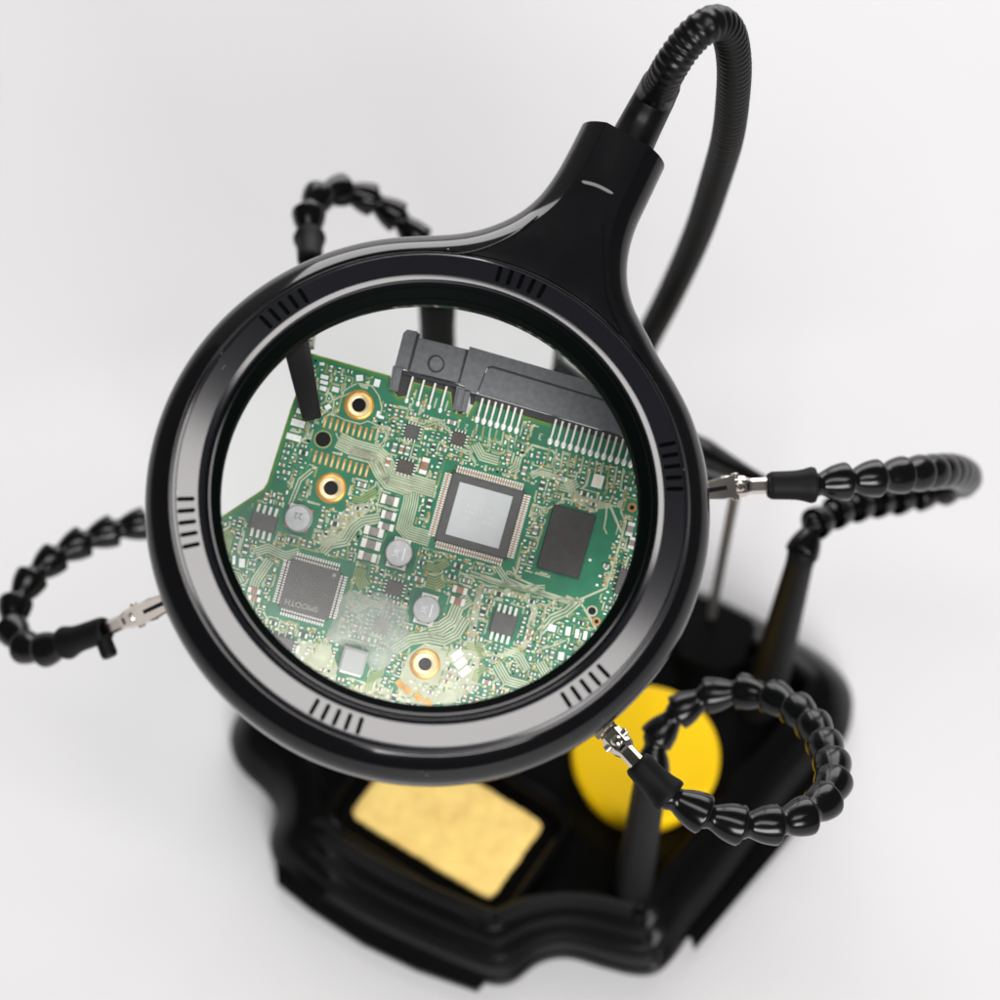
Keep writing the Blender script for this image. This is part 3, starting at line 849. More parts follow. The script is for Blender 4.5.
# dark slits and dark backing
prism(bm, pxpoly([(417.6, 334), (420.3, 334.8), (410.6, 371.2), (408, 370.4)]), 0.001, ZC - 0.0005, 1)
prism(bm, pxpoly([(466.6, 350), (470.3, 351), (462, 384), (458.4, 383)]), 0.001, ZC - 0.0003, 1)
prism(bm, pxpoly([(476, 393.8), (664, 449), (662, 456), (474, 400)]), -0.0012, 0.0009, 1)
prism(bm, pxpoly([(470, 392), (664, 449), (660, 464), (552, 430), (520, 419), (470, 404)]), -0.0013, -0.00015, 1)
prism(bm, pxpoly([(480, 372), (690, 432), (660, 446), (476, 391)]), -0.0013, 0.0020, 0)
prism(bm, pxpoly([(395, 368), (466, 387), (462, 418), (452, 415), (449, 396), (412, 386), (406, 400), (396, 400), (388, 384)]), -0.0013, -0.00015, 1)  # dark block added under the notches, stands for shadow round the legs
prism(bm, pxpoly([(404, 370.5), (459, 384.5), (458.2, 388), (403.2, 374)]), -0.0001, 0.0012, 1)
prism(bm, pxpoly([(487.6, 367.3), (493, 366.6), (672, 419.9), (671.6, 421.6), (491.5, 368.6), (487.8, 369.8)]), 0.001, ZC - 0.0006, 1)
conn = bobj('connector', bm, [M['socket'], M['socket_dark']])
conn['label'] = 'long dark grey plug connector along the top edge of the board'
bm = bmesh.new()
lx, ly = bl(436.5, 365)
lathe(bm, [(8.4 * KB, ZC - 0.0007), (8.4 * KB, ZC - 0.00045), (7.0 * KB, ZC - 0.00045)], Matrix.Translation((lx, ly, 0)), 28, mi=1)
lathe(bm, [(7.0 * KB, ZC - 0.0006), (7.0 * KB, ZC + 0.0007), (6.0 * KB, ZC + 0.0010), (0, ZC + 0.0010)], Matrix.Translation((lx, ly, 0)), 28)
bobj('peg', bm, [M['socket'], M['socket_dark']], conn, smooth=40)
def add_pin(x, y, L, foot):
    b = bmesh.new()
    lx, ly = lp_(x, y)
    lbox(b, lx, ly - L * 0.28, 2.2, L * 0.62, 0.0004, 0.0012, 0, 0.0001)
    lbox(b, lx, ly - L * 0.66, 2.0, L * 0.22, 0.0001, 0.0008, 0, 0.0001)
    # rounded solder foot
    cx, cy = lx * KB, (ly - L * 0.88) * KB
    m = Matrix.Translation((cx, cy, 0.0001)) @ Matrix.Diagonal((foot, foot * 1.5, 0.6, 1))
    lathe(b, [(1.0 * KB, 0), (0.9 * KB, 0.5 * KB), (0.5 * KB, 0.9 * KB), (0, 1.0 * KB)], m, 12)
    bobj('pin', b, M['pin'], conn, smooth=40)
    mark(lx, ly - L * 0.5, 2.5, L * 0.6, 0.5)
for k in range(4): add_pin(413 + 11.2 * k, 377.5 + 3.25 * k, 27, 2.0)
for k in range(7): add_pin(482.8 + 6.55 * k, 399 + 1.85 * k, 24, 2.5)
for k in range(15): add_pin(556 + 6.7 * k, 420 + 1.93 * k, 25, 2.6)
a, b_ = lp_(550, 390)
for (x, y) in [(410, 350), (430, 360), (450, 366), (465, 395), (395, 385)]:
    a, b_ = lp_(x, y); mark(a, b_, 8, 16)
for k in range(30):
    a, b_ = lp_(470 + 8 * k, 372 + 2.25 * k); mark(a, b_, 6, 24, 0)

# text helper -----------------------------------------------------------------
def text(b_parent, s, px, py, size, rot, z, m, name='lettering'):
    cu = bpy.data.curves.new(name, 'FONT'); cu.body = s; cu.size = size * KB; cu.align_x = 'CENTER'; cu.align_y = 'CENTER'; cu.extrude = 0.00001
    o = bpy.data.objects.new('tmp_text', cu); C.objects.link(o)
    bpy.context.view_layer.update()
    me = bpy.data.meshes.new_from_object(o.evaluated_get(bpy.context.evaluated_depsgraph_get()))
    bpy.data.objects.remove(o)
    me.materials.clear(); me.materials.append(m); me.name = name
    t = bpy.data.objects.new(name, me); C.objects.link(t); t.parent = b_parent
    x, y = bl(px, py); t.location = (x, y, z); t.rotation_euler = (0, 0, rot)
    return t

# chips -------------------------------------------------------------------------
def leads(bm, x, y, w, h, n, gap, ln, wd, sides='tblr', z=0.0004):
    """gull-wing leads along the sides, board-local px"""
    for s in sides:
        L = (w if s in 'tb' else h)
        for k in range(n):
            t = (k + 0.5) / n * L * 0.93 - L * 0.465
            if s in 'tb':
                sg = 1 if s == 't' else -1
                lbox(bm, x + t, y + sg * (h / 2 + ln * 0.25), wd, ln * 0.5, z, z + 0.0005)
                lbox(bm, x + t, y + sg * (h / 2 + ln * 0.70), wd, ln * 0.6, 0.0001, 0.0004)
            else:
                sg = 1 if s == 'r' else -1
                lbox(bm, x + sg * (w / 2 + ln * 0.25), y + t, ln * 0.5, wd, z, z + 0.0005)
                lbox(bm, x + sg * (w / 2 + ln * 0.70), y + t, ln * 0.6, wd, 0.0001, 0.0004)
def chip(px, py, w, h, ht, m='chip', name='chip', bev=0.00018):
    b = bmesh.new(); x, y = lp_(px, py)
    lbox(b, x, y, w, h, 0.0002, ht, 0, bev, 0.985)
    o = bobj(name, b, M[m]); mark(x, y, w / 2, h / 2, 2)
    return o, x, y
# big controller with heat slug and four lead rows
o, x, y = chip(479.5, 515.5, 74.5, 70.5, 0.0020)
o['label'] = 'large square chip with pale metal slug in its middle'
b = bmesh.new(); leads(b, x, y, 74.5, 70.5, 27, 0, 7.2, 1.7); bobj('lead', b, M['pin'], o); mark(x, y, 46, 43, 1)
b = bmesh.new()
for sg in (1, -1):
    lbox(b, x, y + sg * (35.25 + 3.4), 71, 0.9, 0.0009, 0.00125); lbox(b, x + sg * (37.25 + 3.4), y, 0.9, 67, 0.0009, 0.00125)
bobj('lead_frame', b, M['copper'], o)
b = bmesh.new(); lbox(b, x - 0.3, y + 0.2, 55, 54, 0.0019, 0.00206, 0, 0.00005); sl_ = bobj('heat_slug', b, M['slug'], o)
b = bmesh.new()
rnd = random.Random(5)
for row in range(3):
    for k in range(9):
        if rnd.random() < 0.25: continue
        lbox(b, x - 14 + k * 3.4 + rnd.uniform(-.6, .6), y + 7 - row * 6.2, rnd.uniform(.8, 2.0), rnd.uniform(.8, 3.2), 0.00206, 0.00209)
bobj('stamping', b, M['slug_mark'], sl_)
# memory chip
o, x, y = chip(566.2, 541.5, 44, 66, 0.0014, 'chip_dark')
o['label'] = 'plain tall rectangular memory chip'
# motor driver with four lead rows
o, x, y = chip(310.2, 589.3, 52, 51, 0.0018)
o['label'] = 'square chip with four rows of leads and faint lettering'
b = bmesh.new(); leads(b, x, y, 49, 48, 17, 0, 8.5, 1.6); bobj('lead', b, M['pin'], o); mark(x, y, 36, 36, 0)
b = bmesh.new()
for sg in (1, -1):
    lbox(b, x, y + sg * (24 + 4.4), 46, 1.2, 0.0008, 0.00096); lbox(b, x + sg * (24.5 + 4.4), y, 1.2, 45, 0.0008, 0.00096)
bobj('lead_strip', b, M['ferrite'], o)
text(o, 'SMOOTH', 302.0, 605.0, 8.2, PI, 0.00182, M['chip_text'])
b = bmesh.new(); disc(b, *lp_(335, 575), 2.0, 0.00182, 0, 16, local=True); bobj('pin_mark', b, M['chip_text'], o)
# two eight-lead chips
for (px, py, w, h) in [(264.2, 522.3, 26, 16.5), (503.6, 623.8, 24.5, 20.5)]:
    o, x, y = chip(px, py, w, h, 0.0017)
    o['label'] = 'small eight-lead chip'
    b = bmesh.new(); leads(b, x, y, w, h, 4, 0, 8.5, 2.8, 'tb')
    bobj('lead', b, M['pin'], o); mark(x, y, w / 2, h / 2 + 8, 1)
for (px, py, w, h, m_, ht) in [(412, 431.8, 14.5, 14, 'chip', .0011), (405.5, 467, 16.5, 13.5, 'chip_brown', .0011), (458.5, 439, 14, 13.5, 'chip_brown', .0011), (394.7, 588, 17, 15, 'chip', .0012), (622.5, 582, 12, 26, 'chip', .0016), (280, 643, 28, 15, 'chip', .0016), (381.5, 625, 17, 17, 'chip', .0011)]:
    o, x, y = chip(px, py, w, h, ht, m_)
    b = bmesh.new(); leads(b, x, y, w, h, 4, 0, 2.6, 1.2); bobj('lead', b, M['pin'], o)
# crystal-like pale part near the pins
b = bmesh.new(); x, y = lp_(597.6, 481.3); lbox(b, x, y, 11, 13.5, .0001, .0009, 0, .0001); lbox(b, x, y, 6.5, 10, .0009, .00096, 1); bobj('indicator_lamp', b, [M['pin'], M['lens_white']]); mark(x, y, 7, 8)

# round can + power inductors -----------------------------------------------------
b = bmesh.new(); lx, ly = bl(298.8, 518.2)
for a in (30, 120, 210, 300):
    t = rad(a + 12)
    lbox(b, lx / KB + 13.2 * math.cos(t), ly / KB + 13.2 * math.sin(t), 6, 6, .0001, .0008, 1 if a != 120 else 2, .0001)
lathe(b, [(14.0 * KB, .0002), (14.0 * KB, .0009), (13.2 * KB, .0010), (13.2 * KB, .0026), (12.0 * KB, .0031), (0, .0032)], Matrix.Translation((lx, ly, 0)), 40)
o = bobj('capacitor', b, [M['can'], M['mlcc_brown'], M['solder']], smooth=40); o['label'] = 'round silver can on orange feet'
text(o, '22', 299.5, 515.5, 9, rad(185), .00325, M['can_dark'])
mark(lx / KB, ly / KB, 15, 15, 2)
for (px, py) in [(399.5, 552.8), (426.8, 608.8)]:
    b = bmesh.new(); lx, ly = bl(px, py)
    pts = []
    for k in range(8):
        a = PI / 8 + k * PI / 4; rr_ = 14.4
        pts.append((lx / KB + rr_ * math.cos(a), ly / KB + rr_ * math.sin(a)))
    lbox(b, lx / KB, ly / KB + 12.5, 17, 5, .0001, .0009, 2, .0001); lbox(b, lx / KB, ly / KB - 13.0, 20, 6, .0001, .0009, 2, .0001)
    prism(b, [(p[0] * KB, p[1] * KB - 0.5 * KB) for p in pts], .0001, .0016, 1)
    lathe(b, [(13.6 * KB, .0016), (13.6 * KB, .0029), (12.4 * KB, .0033), (0, .00335)], Matrix.Translation((lx, ly, 0)), 36)
    o = bobj('inductor', b, [M['can'], M['ferrite'], M['pin']], smooth=40)
    b = bmesh.new(); lbox(b, lx / KB + 5.0, ly / KB, 1.6, 13, .00335, .00338); bobj('marking', b, M['can_mark'], o)
    text(o, '3R', px - 2.2, py + 0.2, 8, rad(90), .00337, M['can_mark'])
    mark(lx / KB, ly / KB, 16, 17, 1)
# taller grey inductor under the gel
b = bmesh.new(); x, y = lp_(354, 660)
lbox(b, x, y - 12, 22, 6, .0001, .0008, 1, .0001); lbox(b, x, y, 25, 24, .0002, .0030, 0, .0006); o = bobj('inductor', b, [M['can_dull'], M['pin']]); o['label'] = 'square grey inductor half buried in clear gel'
mark(x, y, 15, 16)

# listed passives -------------------------------------------------------------------
PASS = []
def passive(x, y, w, h, body, horiz=True, ht=.0008, real=True, name='chip_capacitor'):
    """board-local px; two solder ends and a body"""
    b = bmesh.new()
    add_passive(b, x, y, w, h, horiz, ht)
    o = bobj(name, b, [M['pin'], body]); mark(x, y, (w if horiz else h) / 2, (h if horiz else w) / 2, 0.8)
    return o
def add_passive(b, x, y, w, h, horiz, ht, off=0):
    e = w * 0.27
    if horiz:
        lbox(b, x, y, w - 2 * e, h * 0.9, .0001, ht * 0.95, 1 + off)
        for s in (-1, 1): lbox(b, x + s * (w / 2 - e / 2), y, e, h, .0001, ht, 0, ht * 0.15)
    else:
        lbox(b, x, y, h * 0.9, w - 2 * e, .0001, ht * 0.95, 1 + off)
        for s in (-1, 1): lbox(b, x, y + s * (w / 2 - e / 2), h, e, .0001, ht, 0, ht * 0.15)
for (px, py, w, h, hz, m_) in [(390, 500.4, 18, 9.5, True, 'mlcc'), (388.7, 515.5, 15, 8.5, True, 'mlcc'), (386, 526.5, 16, 7, True, 'mlcc'), (374, 531.5, 20, 9, True, 'mlcc'), (371, 544.5, 20, 9, True, 'mlcc'), (367.5, 556.5, 19, 8.5, True, 'mlcc'),
                               (460, 590, 15, 7, True, 'mlcc_brown'), (457.7, 601.2, 15, 7.5, True, 'mlcc_brown'), (424.5, 466, 17, 8, False, 'mlcc_brown'), (394.5, 447.5, 9, 4.5, False, 'mlcc'), (401.5, 449.5, 9, 4.5, False, 'mlcc_brown'), (407.5, 451, 9, 4.5, False, 'mlcc'), (388, 462, 9, 5, False, 'mlcc_brown'), (294, 648, 11, 8, True, 'mlcc'),
                               (254.5, 590.5, 13, 5, True, 'mlcc_brown'), (254.5, 598.5, 13, 5, True, 'mlcc_brown'), (630, 529, 14, 7, False, 'mlcc'), (632, 543, 12, 7, False, 'mlcc'), (606, 566, 6, 4, True, 'mlcc'), (547, 417.5, 5, 3, True, 'mlcc')]:
    x, y = lp_(px, py); passive(x, y, w, h, M[m_], hz)

# pads and traces are gathered into one pattern mesh each ------------------------------
pads = bmesh.new(); tr = bmesh.new(); vias = bmesh.new(); pours = bmesh.new()
ZT = 0.00006
def trace(pix, w=1.3, local=False, mi=0, z=None, marks=True):
    pts = [Vector((*(p if local else lp_(*p)), 0)) for p in pix]
    z = ZT if z is None else z
    vs = []
    n = len(pts)
    for i in range(n):
        a = (pts[i] - pts[i - 1]).normalized() if i else (pts[1] - pts[0]).normalized()
        c = (pts[i + 1] - pts[i]).normalized() if i < n - 1 else a
        t = (a + c).normalized() if (a + c).length > 1e-6 else a
        nn = Vector((-t.y, t.x, 0)) / max(0.5, t.dot(a))
        p, q = pts[i] + nn * w / 2, pts[i] - nn * w / 2
        vs.append((tr.verts.new((p.x * KB, p.y * KB, z)), tr.verts.new((q.x * KB, q.y * KB, z))))
    for a, c in zip(vs, vs[1:]): tr.faces.new((a[0], c[0], c[1], a[1])).material_index = mi
    if marks:
        for a, c in zip(pts, pts[1:]):
            L = (c - a).length; m_ = max(1, int(L))
            for k in range(m_ + 1):
                p = a.lerp(c, k / m_); occ[(int(round(p.x)), int(round(p.y)))] = 2
def bundle(pix, n, gap=2.3, w=1.45, mi=0):
    """n parallel traces following a polyline given in photo pixels"""
    pts = [Vector((*lp_(*p), 0)) for p in pix]
    for k in range(n):
        off = (k - (n - 1) / 2) * gap
        q = []
        for i in range(len(pts)):
            a = (pts[i] - pts[i - 1]).normalized() if i else (pts[1] - pts[0]).normalized()
            c = (pts[i + 1] - pts[i]).normalized() if i < len(pts) - 1 else a
            t = (a + c).normalized(); nn = Vector((-t.y, t.x, 0)) / max(0.5, t.dot(a))
            q.append(tuple((pts[i] + nn * off).xy))
        trace(q, w, True, mi, marks=False)
    for a, c in zip(pts, pts[1:]):
        L = (c - a).length; m_ = max(1, int(L)); t = (c - a).normalized(); nn = Vector((-t.y, t.x, 0))
        for k in range(m_ + 1):
            for j in range(int(-n * gap / 2 - 1), int(n * gap / 2 + 2)):
                p = a.lerp(c, k / m_) + nn * j; occ[(int(round(p.x)), int(round(p.y)))] = 2
def pour(pix, mi=0, z=0.00003):
    prism(pours, pxpoly(pix), 0.0, z, mi)
def pad(px, py, w, h, rot=0.0, m_=0, hgt=.00016, local=False):
    x, y = (px, py) if local else lp_(px, py)
    m = Matrix.Translation((x * KB, y * KB, 0)) @ Matrix.Rotation(rot, 4, 'Z')
    box(pads, (0, 0, hgt / 2), (w * KB, h * KB, hgt), m, hgt * 0.4, m_)
    mark(x, y, w / 2, h / 2, 0.8)
def via(x, y, r=1.2, mi=0):
    disc(vias, x, y, r, 0.00011, mi, 8, local=True)

# gold finger rows, test pads
for k in range(10):
    px, py = 325 + 5.75 * k, 422.5 + 1.65 * k
    x, y = lp_(px, py)
    if k == 9: continue
    lbox(pads, x, y, 2.3, 10.5, 0, .00016, 1); lbox(pads, x, y - 1.2, 1.5, 5.5, .00016, .00020, 2); disc(vias, x, y + 5.5, 1.5, .00024, 1, 8, local=True)
    mark(x, y, 2, 6)
for k in range(10):
    px, py = 315 + 5.75 * k, 457 + 1.65 * k
    x, y = lp_(px, py); lbox(pads, x, y, 2.4, 11, 0, .00016, 1); lbox(pads, x, y - 1.0, 1.6, 6.5, .00016, .00020, 2); disc(vias, x, y + 5.5, 1.5, .00024, 1, 8, local=True)
    mark(x, y, 2, 6)
for (px, py, w, h, r) in [(298, 423.2, 14, 7, 0), (293.6, 437.3, 15, 6.5, 0), (377, 383, 6, 7.5, 0), (359.6, 378, 7, 6, .3), (324.5, 377, 8, 4, 0), (324, 382.5, 8, 3.5, 0), (323, 388.5, 7, 4.5, 0), (335.5, 389.5, 7, 5, 0), (328, 407, 6, 5, .8), (299, 411, 5, 5, 0), (322, 364, 5, 3, .2), (378, 414, 3, 6, 0), (381, 417, 6, 3, 0),
                           (457, 655, 12, 7, 0.95), (460.5, 663, 12, 7, 0.95), (465, 671.5, 12, 6.5, 0.95), (568, 631, 5, 9, .1), (577, 633.5, 4, 9, .1), (585, 635.5, 4, 9, .1), (593, 638, 4.5, 9, .1), (561, 656, 6, 8, .1), (569, 660, 4.5, 8, .1), (552, 628, 8, 7, 0),
                           (286, 565, 5, 3, 0), (242, 563, 6, 9, .2), (234, 560, 3, 9, .2)]:
    pad(px, py, w, h, r)
for (px, py, r) in [(407, 690, .9), (418.5, 697, .9), (428, 703, .9), (400, 684, .9)]: pad(px, py, 7, 9, r, 1)
for (px, py) in [(606, 568.5), (600, 576), (597, 585), (590, 560)]:
    pad(px, py, 3, 2.5)

# hand laid copper: the broad pale buses and the outlines round the holes
bundle([(338, 440), (352, 447), (377, 454), (384, 460), (391, 476), (434, 489)], 7, 2.5, 1.9)
bundle([(349, 452), (372, 458), (380, 474), (388, 484), (412, 492)], 5, 2.4, 1.8)
bundle([(412, 492), (410, 505), (404, 527), (409, 533), (430, 539)], 7, 2.3, 1.5)
pour([(352, 447), (376, 453.5), (372, 460), (352, 455)], 0)
pour([(376, 452), (382, 455), (386, 474), (378, 474)], 1)
pour([(313, 541), (330, 528), (334, 517), (352, 505), (366, 503), (372, 497), (376, 510), (366, 514), (355, 520), (346, 530), (341, 540), (327, 548)], 0)
bundle([(322, 552), (330, 544), (345, 541), (353, 528), (362, 521), (380, 518)], 4, 2.8, 1.9)
trace([(344, 395), (334, 400), (333, 412), (325, 417), (322, 423)], 1.6); trace([(341, 393), (350, 387), (358, 383), (372, 386), (379, 396), (382, 408), (380, 416)], 1.3); trace([(352, 392), (340, 398)], 1.2)
trace([(335, 415), (345, 420), (360, 424), (368, 421), (384, 428), (386, 436), (380, 446)], 1.3)
trace([(336, 433), (338, 438), (348, 444)], 1.6); trace([(310, 424), (307, 436), (300, 442), (297, 447)], 2.4)
trace([(526, 453), (532, 445), (553, 451), (556, 456), (553, 468)], 2.2)
pour([(531, 470), (556, 474), (572, 480), (577, 493), (607, 503), (611, 508), (600, 509), (572, 500), (563, 482), (531, 474)], 0)
trace([(531, 519), (543, 511), (557, 504), (565, 498.5), (584, 505), (589, 508), (590, 513)], 2.2)
trace([(607, 503), (606, 517), (604, 528), (607, 534)], 1.8); trace([(609, 503), (620, 529), (622, 533)], 2.4); trace([(624, 494), (621, 512), (626, 522), (618, 550), (612, 570), (606, 588), (572, 603), (540, 594), (503, 585), (480, 577)], 2.2)
bundle([(470, 573), (500, 583), (535, 591), (570, 602)], 2, 3.5, 2.2)
trace([(513, 567), (517, 578), (540, 588)], 2.0)
bundle([(497, 566), (506, 580), (524, 588), (545, 588)], 3, 2.4, 1.5)
pour([(475, 588), (500, 589), (528, 595), (538, 607), (533, 632), (527, 648), (505, 658), (482, 656), (480, 652), (503, 653), (522, 645), (527, 628), (531, 608), (524, 600), (498, 594), (476, 593)], 0)
pour([(478, 585), (484, 588), (478, 620), (474, 645), (480, 660), (476, 690), (470, 686), (471, 656), (466, 645), (472, 610)], 0)
bundle([(428, 630), (440, 628), (452, 620), (458, 606), (470, 598)], 5, 2.8, 2.0)
bundle([(395, 650), (410, 640), (428, 637), (444, 640), (456, 634), (466, 618)], 4, 2.9, 2.0)
pour([(400, 676), (408, 655), (425, 643), (445, 648), (470, 650), (478, 668), (472, 692), (452, 702), (420, 706), (396, 700)], 2, 0.00002)  # low pale pours: part copper ground, part lens veil painted in
bundle([(300, 552), (285, 556), (268, 548), (255, 552)], 4, 2.4, 1.4)
bundle([(270, 560), (256, 580), (250, 600), (246, 618)], 4, 2.6, 1.7)
bundle([(312, 470), (300, 480), (296, 490), (290, 505)], 2, 3, 1.6)
bundle([(540, 632), (552, 618), (566, 612), (580, 600)], 3, 3.2, 2.0)
trace([(566, 596), (580, 602), (590, 618), (598, 633)], 2.4); trace([(540, 640), (546, 606), (560, 598), (580, 600)], 2.4)
trace([(575, 650), (590, 643), (605, 646)], 2.0); trace([(538, 650), (556, 645), (566, 640)], 1.6)
pour([(300, 640), (330, 646), (338, 668), (330, 690), (310, 690), (290, 668)], 2, 0.00002)  # pale ground, with the lens veil partly painted in, next pour too
pour([(340, 690), (372, 682), (392, 690), (395, 705), (370, 706), (345, 700)], 2, 0.00002)
for k in range(4): trace([(437 + 11 * k, 398 + 3 * k), (434 + 11 * k, 408 + 3 * k)], 1.6)
for k in range(7): trace([(477.5 + 6.55 * k, 424 + 1.85 * k), (475 + 6.55 * k, 434 + 1.85 * k + (k % 3) * 3)], 1.7, mi=2 if k % 2 else 0)
for k in range(12): trace([(550 + 6.7 * k, 447 + 1.93 * k), (546.5 + 6.7 * k, 461 + 1.93 * k + (k % 4) * 3)], 1.9, mi=2 if k % 3 == 0 else 0)
for dz in (0, 3): trace([(409, 420 + dz), (424, 424 + dz), (436, 420 + dz), (449, 428 + dz), (455, 446 + dz), (470, 452 + dz), (476, 462 + dz)], 1.4)
# silk-screened figures by the pins
text(board, '2', 466.5, 427, 9, PI, .00012, M['silk'], 'figure'); text(board, '3', 540.5, 436.3, 9.5, PI, .00012, M['silk'], 'figure')
for px, py in ((466.5, 427), (540.5, 436.3)):
    a, b_ = lp_(px, py); mark(a, b_, 5, 6)
for (px, py, w, h) in [(415, 445, 40, 0), (530, 430, 12, 12)]:
    a, b_ = lp_(px, py); 
# keep a few stretches of bare mask, as on the board
for (px, py, hw, hh) in [(362, 368, 52, 3), (375, 395, 8, 14), (545, 440, 14, 10), (350, 432, 5, 5), (328, 436, 12, 12), (545, 585, 24, 7), (600, 545, 11, 40), (575, 588, 26, 8), (300, 395, 8, 8), (440, 408, 6, 10), (275, 485, 10, 5), (240, 512, 12, 4), (490, 432, 14, 4)]:
    a, b_ = lp_(px, py); mark(a, b_, hw, hh, 0, 3)

# runs of parallel traces between the parts
rb = random.Random(4); cnt = 0; tries = 0
while cnt < 46 and tries < 4000:
    tries += 1
    a = rb.uniform(0, 2 * PI); rr_ = 215 * math.sqrt(rb.random()); x, y = lp_(428, 503); x += rr_ * math.cos(a); y += rr_ * math.sin(a)
    k = rb.randrange(3, 6); d = rb.randrange(8); P8 = [(1, 0), (.7071, .7071), (0, 1), (-.7071, .7071), (-1, 0), (-.7071, -.7071), (0, -1), (.7071, -.7071)]
    pts = [(x, y)]; good = True
    for leg in range(rb.choice((2, 3, 3, 4))):
        ln = rb.uniform(7, 22)
        q = (pts[-1][0] + P8[d][0] * ln, pts[-1][1] + P8[d][1] * ln)
        for t in range(int(ln) + 1):
            if not free(pts[-1][0] + P8[d][0] * t, pts[-1][1] + P8[d][1] * t, k * 1.1, k * 1.1, 0) or not inside(pts[-1][0] + P8[d][0] * t, pts[-1][1] + P8[d][1] * t): good = False; break
        if not good: break
        pts.append(q); d = (d + rb.choice((1, -1))) % 8
    if len(pts) < 3: continue
    # back to photo pixels: inverse of the board rotation
    bundle([(OX + X * ct + Y * st, OY + X * st - Y * ct) for X, Y in pts], k, 2.5, 1.6, rb.choice((0, 0, 0, 2))); cnt += 1
# scattered small parts, pads and routed traces, aligned to the board's own axes
cx0, cy0 = lp_(428, 503)
def in_frame(x, y, m_=0): return (x - cx0) ** 2 + (y - cy0) ** 2 < (250 - m_) ** 2
rp_ = random.Random(23)
bodies = [M['resistor'], M['mlcc'], M['mlcc_brown']]
small = []
tries = 0
while len(small) < 270 and tries < 30000:
    tries += 1
    a = rp_.uniform(0, 2 * PI); rr_ = 225 * math.sqrt(rp_.random())
    x, y = cx0 + rr_ * math.cos(a), cy0 + rr_ * math.sin(a)
    if not inside(x, y): continue
    hz = rp_.random() < 0.5
    n_ = rp_.choice((1, 2, 2, 3, 4, 5)); w, h = rp_.choice(((6.2, 3.2), (6.2, 3.2), (7.4, 3.8), (5.0, 2.6), (9.0, 4.6)))
    step = h + rp_.choice((1.6, 2.2, 3.0)); along = rp_.random() < 0.8
    kind = rp_.random()
    for k in range(n_):
        xx, yy = (x, y + k * step) if hz else (x + k * step, y)
        hw, hh = (w / 2, h / 2) if hz else (h / 2, w / 2)
        if not inside(xx, yy) or not free(xx, yy, hw, hh, 0.6): break
        bi = 0 if kind < 0.40 else (1 if kind < 0.72 else 2)
        small.append((xx, yy, w, h, hz, bi)); mark(xx, yy, hw, hh, 0.7)
small.sort(key=lambda s: -s[2] * s[3])
for i, (x, y, w, h, hz, bi) in enumerate(small[:76]):
    b = bmesh.new(); add_passive(b, x, y, w, h, hz, .0006 if w < 8 else .0008)
    bobj('chip_resistor' if bi == 0 else 'chip_capacitor', b, [M['pin'], bodies[bi]])
rest = bmesh.new()
for (x, y, w, h, hz, bi) in small[76:]: add_passive(rest, x, y, w, h, hz, .0005, bi)
o = bobj('tiny_components', rest, [M['pin']] + bodies); o['kind'] = 'stuff'
# bare pads in pairs
cnt = 0; tries = 0
while cnt < 620 and tries < 30000:
    tries += 1
    a = rp_.uniform(0, 2 * PI); rr_ = 225 * math.sqrt(rp_.random()); x, y = cx0 + rr_ * math.cos(a), cy0 + rr_ * math.sin(a)
    if not inside(x, y): continue
    w, h = rp_.choice(((2.4, 2.2), (1.8, 2.8), (3.0, 2.0), (1.6, 1.6), (2.2, 4.0), (3.4, 1.6)))
    if free(x, y, w / 2, h / 2, 0.4): pad(x, y, w, h, 0, 0, .00018, True); cnt += 1
# vias
cnt = 0; tries = 0
while cnt < 420 and tries < 20000:
    tries += 1
    a = rp_.uniform(0, 2 * PI); rr_ = 225 * math.sqrt(rp_.random()); x, y = cx0 + rr_ * math.cos(a), cy0 + rr_ * math.sin(a)
    if not inside(x, y) or not free(x, y, 1, 1, 0): continue
    via(x, y, rp_.uniform(0.9, 1.7), rp_.choice((0, 0, 0, 1, 2, 3, 3))); mark(x, y, 0.8, 0.8, 0); cnt += 1
# routed traces
D8 = [(1, 0), (1, 1), (0, 1), (-1, 1), (-1, 0), (-1, -1), (0, -1), (1, -1)]
cnt = 0; tries = 0
while cnt < 2600 and tries < 90000:
    tries += 1
    a = rp_.uniform(0, 2 * PI); rr_ = 230 * math.sqrt(rp_.random()); x, y = int(cx0 + rr_ * math.cos(a)), int(cy0 + rr_ * math.sin(a))
    if (x, y) in occ or not inside(x, y): continue
    d = rp_.randrange(8) if rp_.random() < 0.4 else rp_.choice((0, 2, 4, 6))
    pts = [(x, y)]; cells = [(x, y)]; cxx, cyy = x, y
    for leg in range(rp_.choice((2, 3, 4, 5))):
        ln = rp_.randrange(3, 18); ok = 0
        for k in range(ln):
            nx, ny = cxx + D8[d][0], cyy + D8[d][1]
            if (nx, ny) in occ or not inside(nx, ny) or (occ.get((nx + D8[(d + 2) % 8][0], ny + D8[(d + 2) % 8][1])) == 2 and occ.get((nx + D8[(d - 2) % 8][0], ny + D8[(d - 2) % 8][1])) == 2): break
            cxx, cyy = nx, ny; cells.append((nx, ny)); ok += 1
        if ok: pts.append((cxx, cyy))
        d = (d + rp_.choice((1, -1))) % 8
    if len(cells) < 5: continue
    trace([tuple(map(float, p)) for p in pts], rp_.choice((1.3, 1.5, 1.8, 2.2)), True, rp_.choice((0, 0, 0, 0, 2, 1)), marks=False)
    for c in cells: occ[c] = 2
    if rp_.random() < 0.35: via(pts[-1][0], pts[-1][1], 1.2, rp_.choice((0, 3, 3)))
    cnt += 1
bobj('copper_pour', pours, [M['pour'], M['olive'], M['pour']])
bobj('traces', tr, [M['trace'], M['trace_dark'], M['olive']])
bobj('solder_pads', pads, [M['solder'], M['gold'], M['gold_pale']])
bobj('vias', vias, [M['via'], M['copper'], M['hole'], M['gold_pale']])

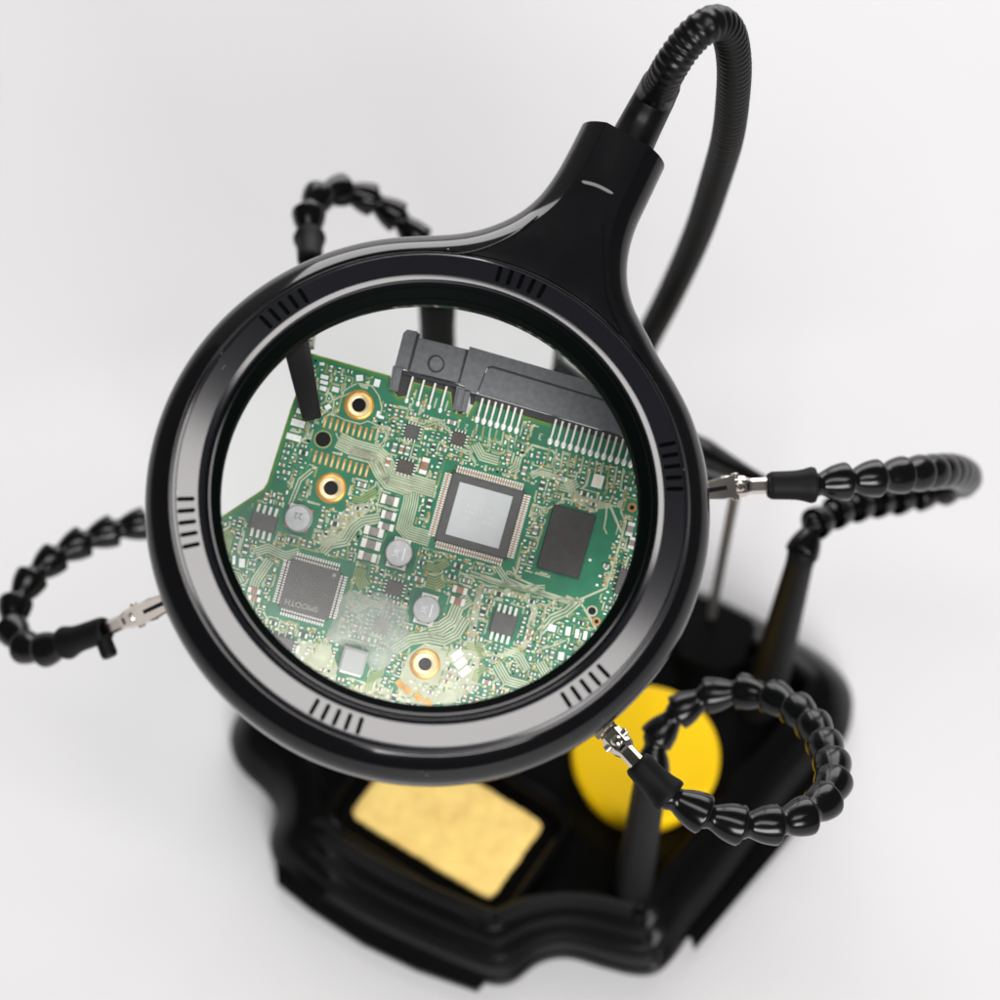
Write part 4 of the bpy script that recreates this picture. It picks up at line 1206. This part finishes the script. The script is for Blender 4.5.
# clear gel blob over a few parts
bm = bmesh.new()
gpx = [(345, 594), (354, 590), (366, 594), (378, 592), (390, 597), (399, 606), (408, 613), (409, 628), (408, 640), (400, 650), (390, 664), (376, 671), (368, 664), (360, 647), (346, 648), (338, 644), (327, 640), (330, 626), (336, 614), (338, 602)]
gp_ = catmull([Vector((*bl(x, y), 0)) for x, y in gpx], 5, True)
gc = sum(gp_, Vector()) / len(gp_); prev = None
def gz(x, y, s_):
    e = 1 - s_ ** 3
    return .0001 + e * (.0021 + .00022 * math.sin(x * 700 + 1) * math.cos(y * 600))
for s_ in (1.0, 0.985, 0.95, 0.9, 0.83, 0.75, 0.66, 0.56, 0.45, 0.34, 0.22, 0.1):
    ring = []
    for p in gp_:
        x, y = gc.x + (p.x - gc.x) * s_, gc.y + (p.y - gc.y) * s_
        ring.append(bm.verts.new((x, y, gz(x, y, s_))))
    if prev:
        for k in range(len(ring)): bm.faces.new((prev[k], prev[(k + 1) % len(ring)], ring[(k + 1) % len(ring)], ring[k]))
    prev = ring
bm.faces.new(prev)
o = bobj('gel_blob', bm, M['gel'], smooth=True); o['label'] = 'cloudy blob of clear gel'

# ------------------------------------------------------------------ lights
def area_light(name, loc, target, sx, sy, watts, col=(1, 1, 1), up=None):
    l = bpy.data.lights.new(name, 'AREA'); l.shape = 'RECTANGLE'; l.size = sx; l.size_y = sy; l.energy = watts; l.color = col
    o = bpy.data.objects.new(name, l); C.objects.link(o)
    o.location = loc; o.rotation_euler = (Vector(target) - Vector(loc)).to_track_quat('-Z', 'Y').to_euler()
    return o
def dirv(el, az):      # az measured from -y (towards the camera side), positive to +x
    e, a = rad(el), rad(az)
    return Vector((math.sin(a) * math.cos(e), -math.cos(a) * math.cos(e), math.sin(e)))
# overhead softbox, its far edge just in front of the ring (mirrored in the cover ring and the lens)
def hor_light(name, c, rz, sx, sy, watts, col):
    l = bpy.data.lights.new(name, 'AREA'); l.shape = 'RECTANGLE'; l.size = sx; l.size_y = sy; l.energy = watts; l.color = col
    o = bpy.data.objects.new(name, l); C.objects.link(o); o.location = c; o.rotation_euler = (0, 0, rz)
    return o
ea = math.atan2(-0.14, 0.335); ux = Vector((math.cos(ea), math.sin(ea), 0)); uy = Vector((-ux.y, ux.x, 0))
SBX, SBY = 0.95, 0.32
edge_mid = Vector((0.15, -0.200, 1.244))
hor_light('softbox', edge_mid - uy * SBY / 2, ea, SBX, SBY, 6.6 * PI * SBX * SBY, (1.0, 0.965, 0.955))
area_light('back_softbox', Vector((0.25, 1.75, 1.0)), (0.1, 0.5, 0), 2.2, 1.2, 5.0 * PI * 2.2 * 1.2, (1.0, 0.985, 0.98))
area_light('front_fill', RC + dirv(27, 12) * 3.4, RC, 2.2, 1.1, 16.5 * PI * 2.2 * 1.1, (1.0, 0.99, 0.985))  # added fill lamp from the camera side, brightens board and sponge
w = bpy.data.worlds.new('World'); S.world = w; w.use_nodes = True
w.node_tree.nodes['Background'].inputs['Color'].default_value = (0.96, 0.97, 1.0, 1)
w.node_tree.nodes['Background'].inputs['Strength'].default_value = 0.09

# ------------------------------------------------------------------ camera
cam = bpy.data.cameras.new('camera'); co = bpy.data.objects.new('camera', cam); C.objects.link(co)
co.location = CAM
m = Matrix((R, U, -F)).transposed().to_4x4(); m.translation = CAM; co.matrix_world = m
cam.sensor_width = 36; cam.lens = 36 * FPX / 1000; cam.clip_start = 0.01; cam.clip_end = 50
cam.dof.use_dof = True; cam.dof.focus_distance = 0.502; cam.dof.aperture_fstop = 8.0
S.camera = co
S.render.engine = 'CYCLES'
S.cycles.use_denoising = True
try: S.cycles.denoiser = 'OPENIMAGEDENOISE'
except Exception: pass
S.cycles.max_bounces = 8; S.cycles.transparent_max_bounces = 12; S.cycles.caustics_reflective = False
S.cycles.sample_clamp_indirect = 4
S.view_settings.view_transform = 'Standard'; S.view_settings.look = 'None'; S.view_settings.exposure = 0.2; S.view_settings.gamma = 1
